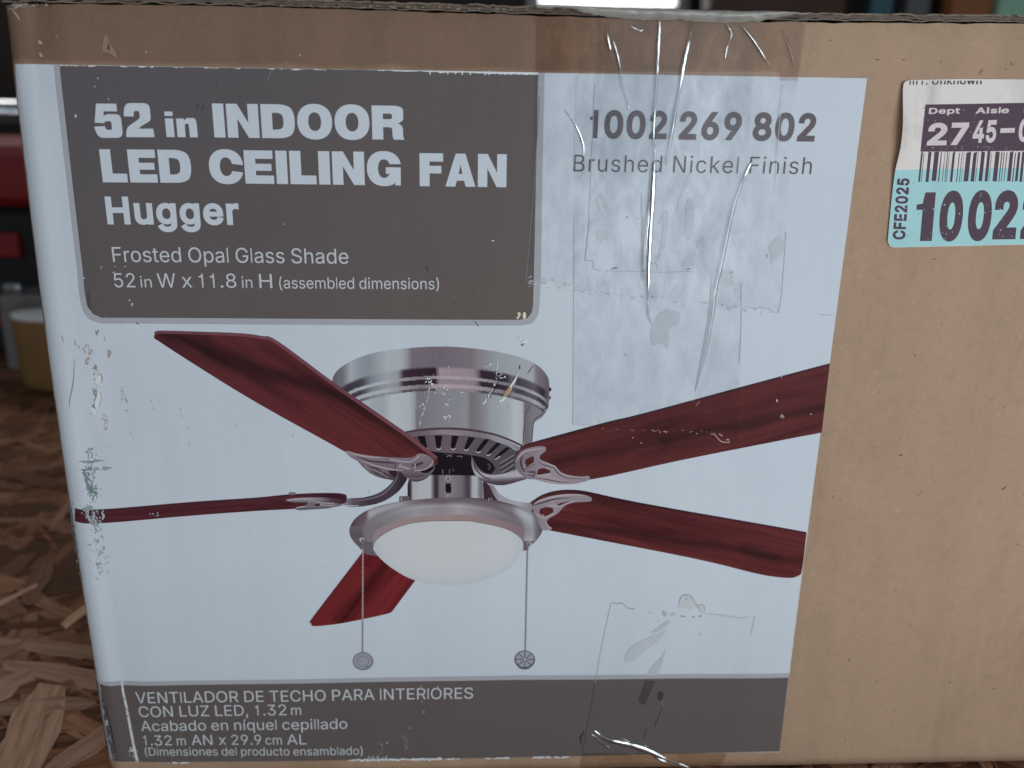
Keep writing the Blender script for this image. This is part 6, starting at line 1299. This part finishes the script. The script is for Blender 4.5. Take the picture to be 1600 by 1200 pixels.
SP('aisle_block', [[(1445, 163.2), (1500, 162.4), (1600, 160.5), (1700, 159), (1692, 233), (1600, 235.5), (1500, 236.5), (1437.3, 236.8)]], .31, SBLK, st, pitch=10)
SWHT = ink(180, 174, 178)
def SL_(segs, color, h, label=None, mat=None):
    polys = []
    for sg in segs:
        for o, hs in text_polys(**sg): polys.append((o, hs, color, 'wind'))
    o = printed('lettering', polys, h, mat or M_PRINT, st, step=.0008, fac=peel)
    if label: o['label'] = label
UPV = (.10, -1.0)
SL_([S('Dept', 1451, 1498, 178, 177.4, 9.4, weight=26, up=UPV), S('Aisle', 1522.5, 1575, 177.5, 176.6, 9.4, weight=26, up=UPV), S('B', 1598.5, 1608, 176, 175.8, 9.4, weight=26, up=UPV)], SWHT, .33)
SL_([S('2', 1447, 1477.5, 227.3, 226.8, 35, weight=34, up=UPV), S('7', 1483, 1510, 226.6, 226.2, 35, weight=38, up=(.10, -1)), S('45', 1517.5, 1554, 223, 222.4, 35, weight=30, up=UPV), S('-', 1560, 1582.5, 222, 221.5, 42, weight=20, up=UPV), S('0', 1589, 1608, 221.5, 221, 36, weight=30, up=UPV)], SWHT, .33, 'white digits 27 45-0 on the black block')
bars = []
for a, b in ((392, 403), (409, 412), (437, 456), (475, 503), (515, 521), (540, 543), (556, 560), (566, 569), (589, 604), (628, 633), (646, 650), (659, 661), (674, 703), (718, 740), (747, 750), (768, 790), (806, 824), (831, 834), (856, 882), (893, 898), (908, 912), (926, 930), (946, 968), (978, 984), (996, 1012), (1024, 1040), (1052, 1060), (1072, 1096), (1110, 1116), (1130, 1150)):
    xa, xb = 1340 + a / 4 + .6, 1340 + b / 4 + .6
    yt = 238.5; yb = 283.5 + rs.uniform(-1, 1)
    bars.append(([(xa, yt + rs.uniform(-3, 1)), (xb, yt + rs.uniform(-3, 1)), (xb - 4.7, yb), (xa - 4.7, yb)], [], None))
SP('barcode', bars, .33, SBLK, st, step=.0004)
def cond(s, x0, x1, y0, y1, cap): return S(s, x0, x1, y0, y1, cap, weight=46, up=(.085, -1.0))
SL_([S('1', 1427, 1455, 376.5, 376.2, 76, weight=33, up=(.085, -1.0)), S('0', 1464, 1500, 376.5, 376.2, 78, weight=44, up=(.09, -1)), S('0', 1508.5, 1545, 376, 375.5, 78, weight=44, up=(.09, -1)), S('2', 1549.5, 1586, 374, 373.6, 76, weight=44, up=(.09, -1)), S('2', 1593, 1629, 373.5, 373, 76, weight=44, up=(.09, -1))], (0.05, .04, .05), .33, 'big black digits 1002 on the blue band', mat=SBLK)
SL_([S('CFE2025', 1413.5, 1420.6, 374.3, 278.5, 20, weight=34, up=(-1.0, -.03))], (0.05, .04, .05), .33, 'small black vertical lettering CFE2025', mat=SBLK)
P = []
for i in range(60):
    P.append((chip(rs.uniform(1400, 1590), rs.uniform(285, 380), rs.uniform(.5, 1.6), rs.uniform(.4, 1.2), rs.uniform(0, 3)), [], rs.choice((ink(150, 180, 184), ink(118, 156, 162)))))
for i in range(70):
    x = rs.uniform(1440, 1598); P.append((chip(x, rs.choice((rs.uniform(228, 237), rs.uniform(165, 236))), rs.uniform(.3, .9), rs.uniform(.4, 1.3)), [], ink(140, 132, 138)))
wr = printed('scuff_mark', P, .345, M_PRINT, st, step=.0006, fac=peel); wr['kind'] = 'stuff'
# the line of print cut through by the sticker's top edge
cut = []
for o, hs in text_polys(**S('m r. Unknown', 1419, 1532, 132.4, 131.6, 12, weight=14, up=UPV)):
    for tri in fill([o] + hs, 'wind'):
        q = clip_axis(tri, 1, 126.0, False)
        if len(q) > 2 and abs(area2(q)) > .01: cut.append((q, [], None))
SP('lettering', cut, .30, SBLK, st, step=.0004, label='cut-off line of small black print at the top of the sticker')

# =================================================================== things behind on the bench
def lathe(name, prof, n, mat, parent=None):
    verts = []; faces = []
    for r, z in prof:
        for i in range(n):
            a = 2 * math.pi * i / n; verts.append((r * math.cos(a), r * math.sin(a), z))
    for k in range(len(prof) - 1):
        for i in range(n):
            j = (i + 1) % n; faces.append((k * n + i, k * n + j, (k + 1) * n + j, (k + 1) * n + i))
    faces.append(list(range(n))[::-1]); faces.append([(len(prof) - 1) * n + i for i in range(n)])
    me = bpy.data.meshes.new(name); me.from_pydata(verts, [], faces)
    for p in me.polygons: p.use_smooth = len(p.vertices) == 4
    return link(name, me, mat, parent)
def bevel_box(name, sx, sy, sz, bev, mat, parent=None, loc=(0, 0, 0), taper=1.0):
    bm = bmesh.new(); bmesh.ops.create_cube(bm, size=1)
    for v in bm.verts:
        k = taper if v.co.z > 0 else 1
        v.co = Vector((v.co.x * sx * k, v.co.y * sy * k, (v.co.z + .5) * sz))
    if bev: bmesh.ops.bevel(bm, geom=list(bm.edges), offset=bev, segments=3, affect='EDGES', profile=.6)
    me = bpy.data.meshes.new(name); bm.to_mesh(me); bm.free()
    o = link(name, me, mat, parent); o.location = loc
    return o
M_BLACK = simple('black_plastic', (.006, .006, .007), .7)
M_RED = simple('red_plastic', (.22, .008, .010), .6, .35, 18)
M_WHITE = simple('white_plastic', (.75, .77, .80), .3)
M_TAN = simple('tan_plastic', (.25, .135, .05), .5, .25, 30)
M_CHROME = simple('bright_metal', (.78, .80, .82), .25, metal=1.0)
def m_clear():
    k = N('clear_plastic')
    t = k.n('ShaderNodeBsdfTransparent', {0: (.80, .79, .80, 1)})
    d = k.n('ShaderNodeBsdfPrincipled', {'Base Color': (.42, .40, .39, 1), 'Roughness': .2})
    mx = k.n('ShaderNodeMixShader', {0: .30, 1: t.outputs[0], 2: d.outputs[0]})
    mx.inputs[0].default_value = .45
    k.t.links.new(mx.outputs[0], k.out.inputs[0]); return k.m
M_CLEAR = m_clear()

tub = empty('plastic_tub', (-.2030, .462, ZB), 'tan plastic tub with a white rim standing on the board behind the carton', 'tub')
tub.scale = (1.15, .5, 1)
lathe('tub_body', [(.024, 0), (.0305, .003), (.0325, .010), (.0330, .058), (.0318, .0605)], 40, M_TAN, tub)
lathe('tub_lid', [(.0318, .0607), (.0332, .0610), (.0333, .0640), (.0322, .0648)], 40, M_WHITE, tub)
case = bevel_box('plastic_case', .092, .036, .068, .003, M_CLEAR, loc=(-.229, .528, ZB))
tag(case, 'clear plastic case standing just behind the tan tub', 'case')
tool = empty('tool_case', (-.33, .625, ZB), 'black tool case with a domed red lid, standing at the back of the board', 'tool case')
bevel_box('case_body', .52, .15, .135, .012, M_BLACK, tool, (0, 0, 0), .96)
lid = bevel_box('case_lid', .50, .146, .056, .022, M_RED, tool, (0, 0, .1352), .90)
bevel_box('trim_stripe', .522, .006, .010, .002, M_RED, tool, (0, -.0775, .030))
la = bevel_box('latch', .026, .012, .022, .003, M_RED, tool, (.052, -.0765, .094))
bevel_box('buckle', .018, .012, .022, .004, M_CHROME, tool, (.055, -.082, .050))
lathe_o = lathe('metal_tube', [(.008, 0), (.013, .001), (.013, .60), (.008, .601)], 24, M_CHROME)
lathe_o.rotation_euler = (0, math.pi / 2, .06); lathe_o.location = (-.80, .80, .199)
tag(lathe_o, 'blurred bright metal tube lying on a ledge behind the red lid', 'tube')

# back wall of the workshop with its shelf, window and boards
M_WALL = simple('dark_wall_board', (.035, .026, .022), .8, .4, 8)
M_SHELF = simple('shelf_wood', (.12, .065, .04), .7, .3, 20)
wall = empty('workshop_wall', (.2, 1.5, -.8), 'dark brown workshop wall far behind the carton', 'wall')
WX0, WX1, WZ0, WZ1 = .255, .50, .365, 1.05
for (x0, x1, z0, z1) in ((-2.2, WX0, 0, 3.0), (WX1, 2.6, 0, 3.0), (WX0, WX1, 0, WZ0 + .8), (WX0, WX1, WZ1 + .8, 3.0)):
    bevel_box('wall_board', x1 - x0, .03, z1 - z0, 0, M_WALL, wall, ((x0 + x1) / 2 - .2, 0, z0))
win = empty('window', ((WX0 + WX1) / 2, 1.47, WZ0), 'bright daylit window just above the top edge of the carton', 'window')
def m_glow():
    k = N('daylit_pane'); e = k.n('ShaderNodeEmission', {0: (.95, .98, 1, 1), 1: 2.6}); k.t.links.new(e.outputs[0], k.out.inputs[0]); return k.m
bevel_box('pane', WX1 - WX0 - .002, .006, WZ1 - WZ0 - .002, 0, m_glow(), win, (0, .012, .001))
MF = simple('window_frame_paint', (.42, .40, .36), .6)
for (sx, sz, lx, lz) in ((.02, WZ1 - WZ0 + .04, -(WX1 - WX0) / 2 - .0101, -.02), (.02, WZ1 - WZ0 + .04, (WX1 - WX0) / 2 + .0101, -.02), (WX1 - WX0, .02, 0, -.0201), (WX1 - WX0, .02, 0, WZ1 - WZ0 + .0001)):
    bevel_box('window_frame', sx, .03, sz, .002, MF, win, (lx, -.0005, lz))
floor = bevel_box('floor', 8, 8, .02, 0, simple('concrete_floor', (.12, .11, .10), .8), None, (0, 0, -.84)); tag(floor, kind='structure')
def plank(name, color, x, w, y, label, cat, lean=0.0, z0=-.8, ht=1.9, th=.03, bev=.003):
    o = bevel_box(name, w, th, ht, bev, simple(name + '_paint', color, .6, .3, 14), None, (x, y, z0))
    o.rotation_euler = (-lean, 0, 0)
    return tag(o, label, cat)
plank('wood_post', (.075, .028, .016), .615, .215, 1.28, 'broad dark reddish wood post right of the bright window', 'post', th=.06)
plank('teal_board', (.045, .13, .15), .775, .034, 1.25, 'narrow teal board standing right of the dark post', 'board')
plank('grey_board', (.13, .13, .135), .832, .036, 1.25, 'grey board standing between the teal board and the orange timber', 'board')
plank('orange_timber', (.30, .105, .035), .900, .062, 1.22, 'orange brown timber standing left of the mint green board', 'timber', th=.04)
plank('mint_board', (.34, .58, .42), .958, .046, 1.20, 'pale mint green board standing near the right edge', 'board')
plank('beige_board', (.42, .33, .27), 1.035, .10, 1.16, 'beige board at the far right edge behind the carton', 'board')
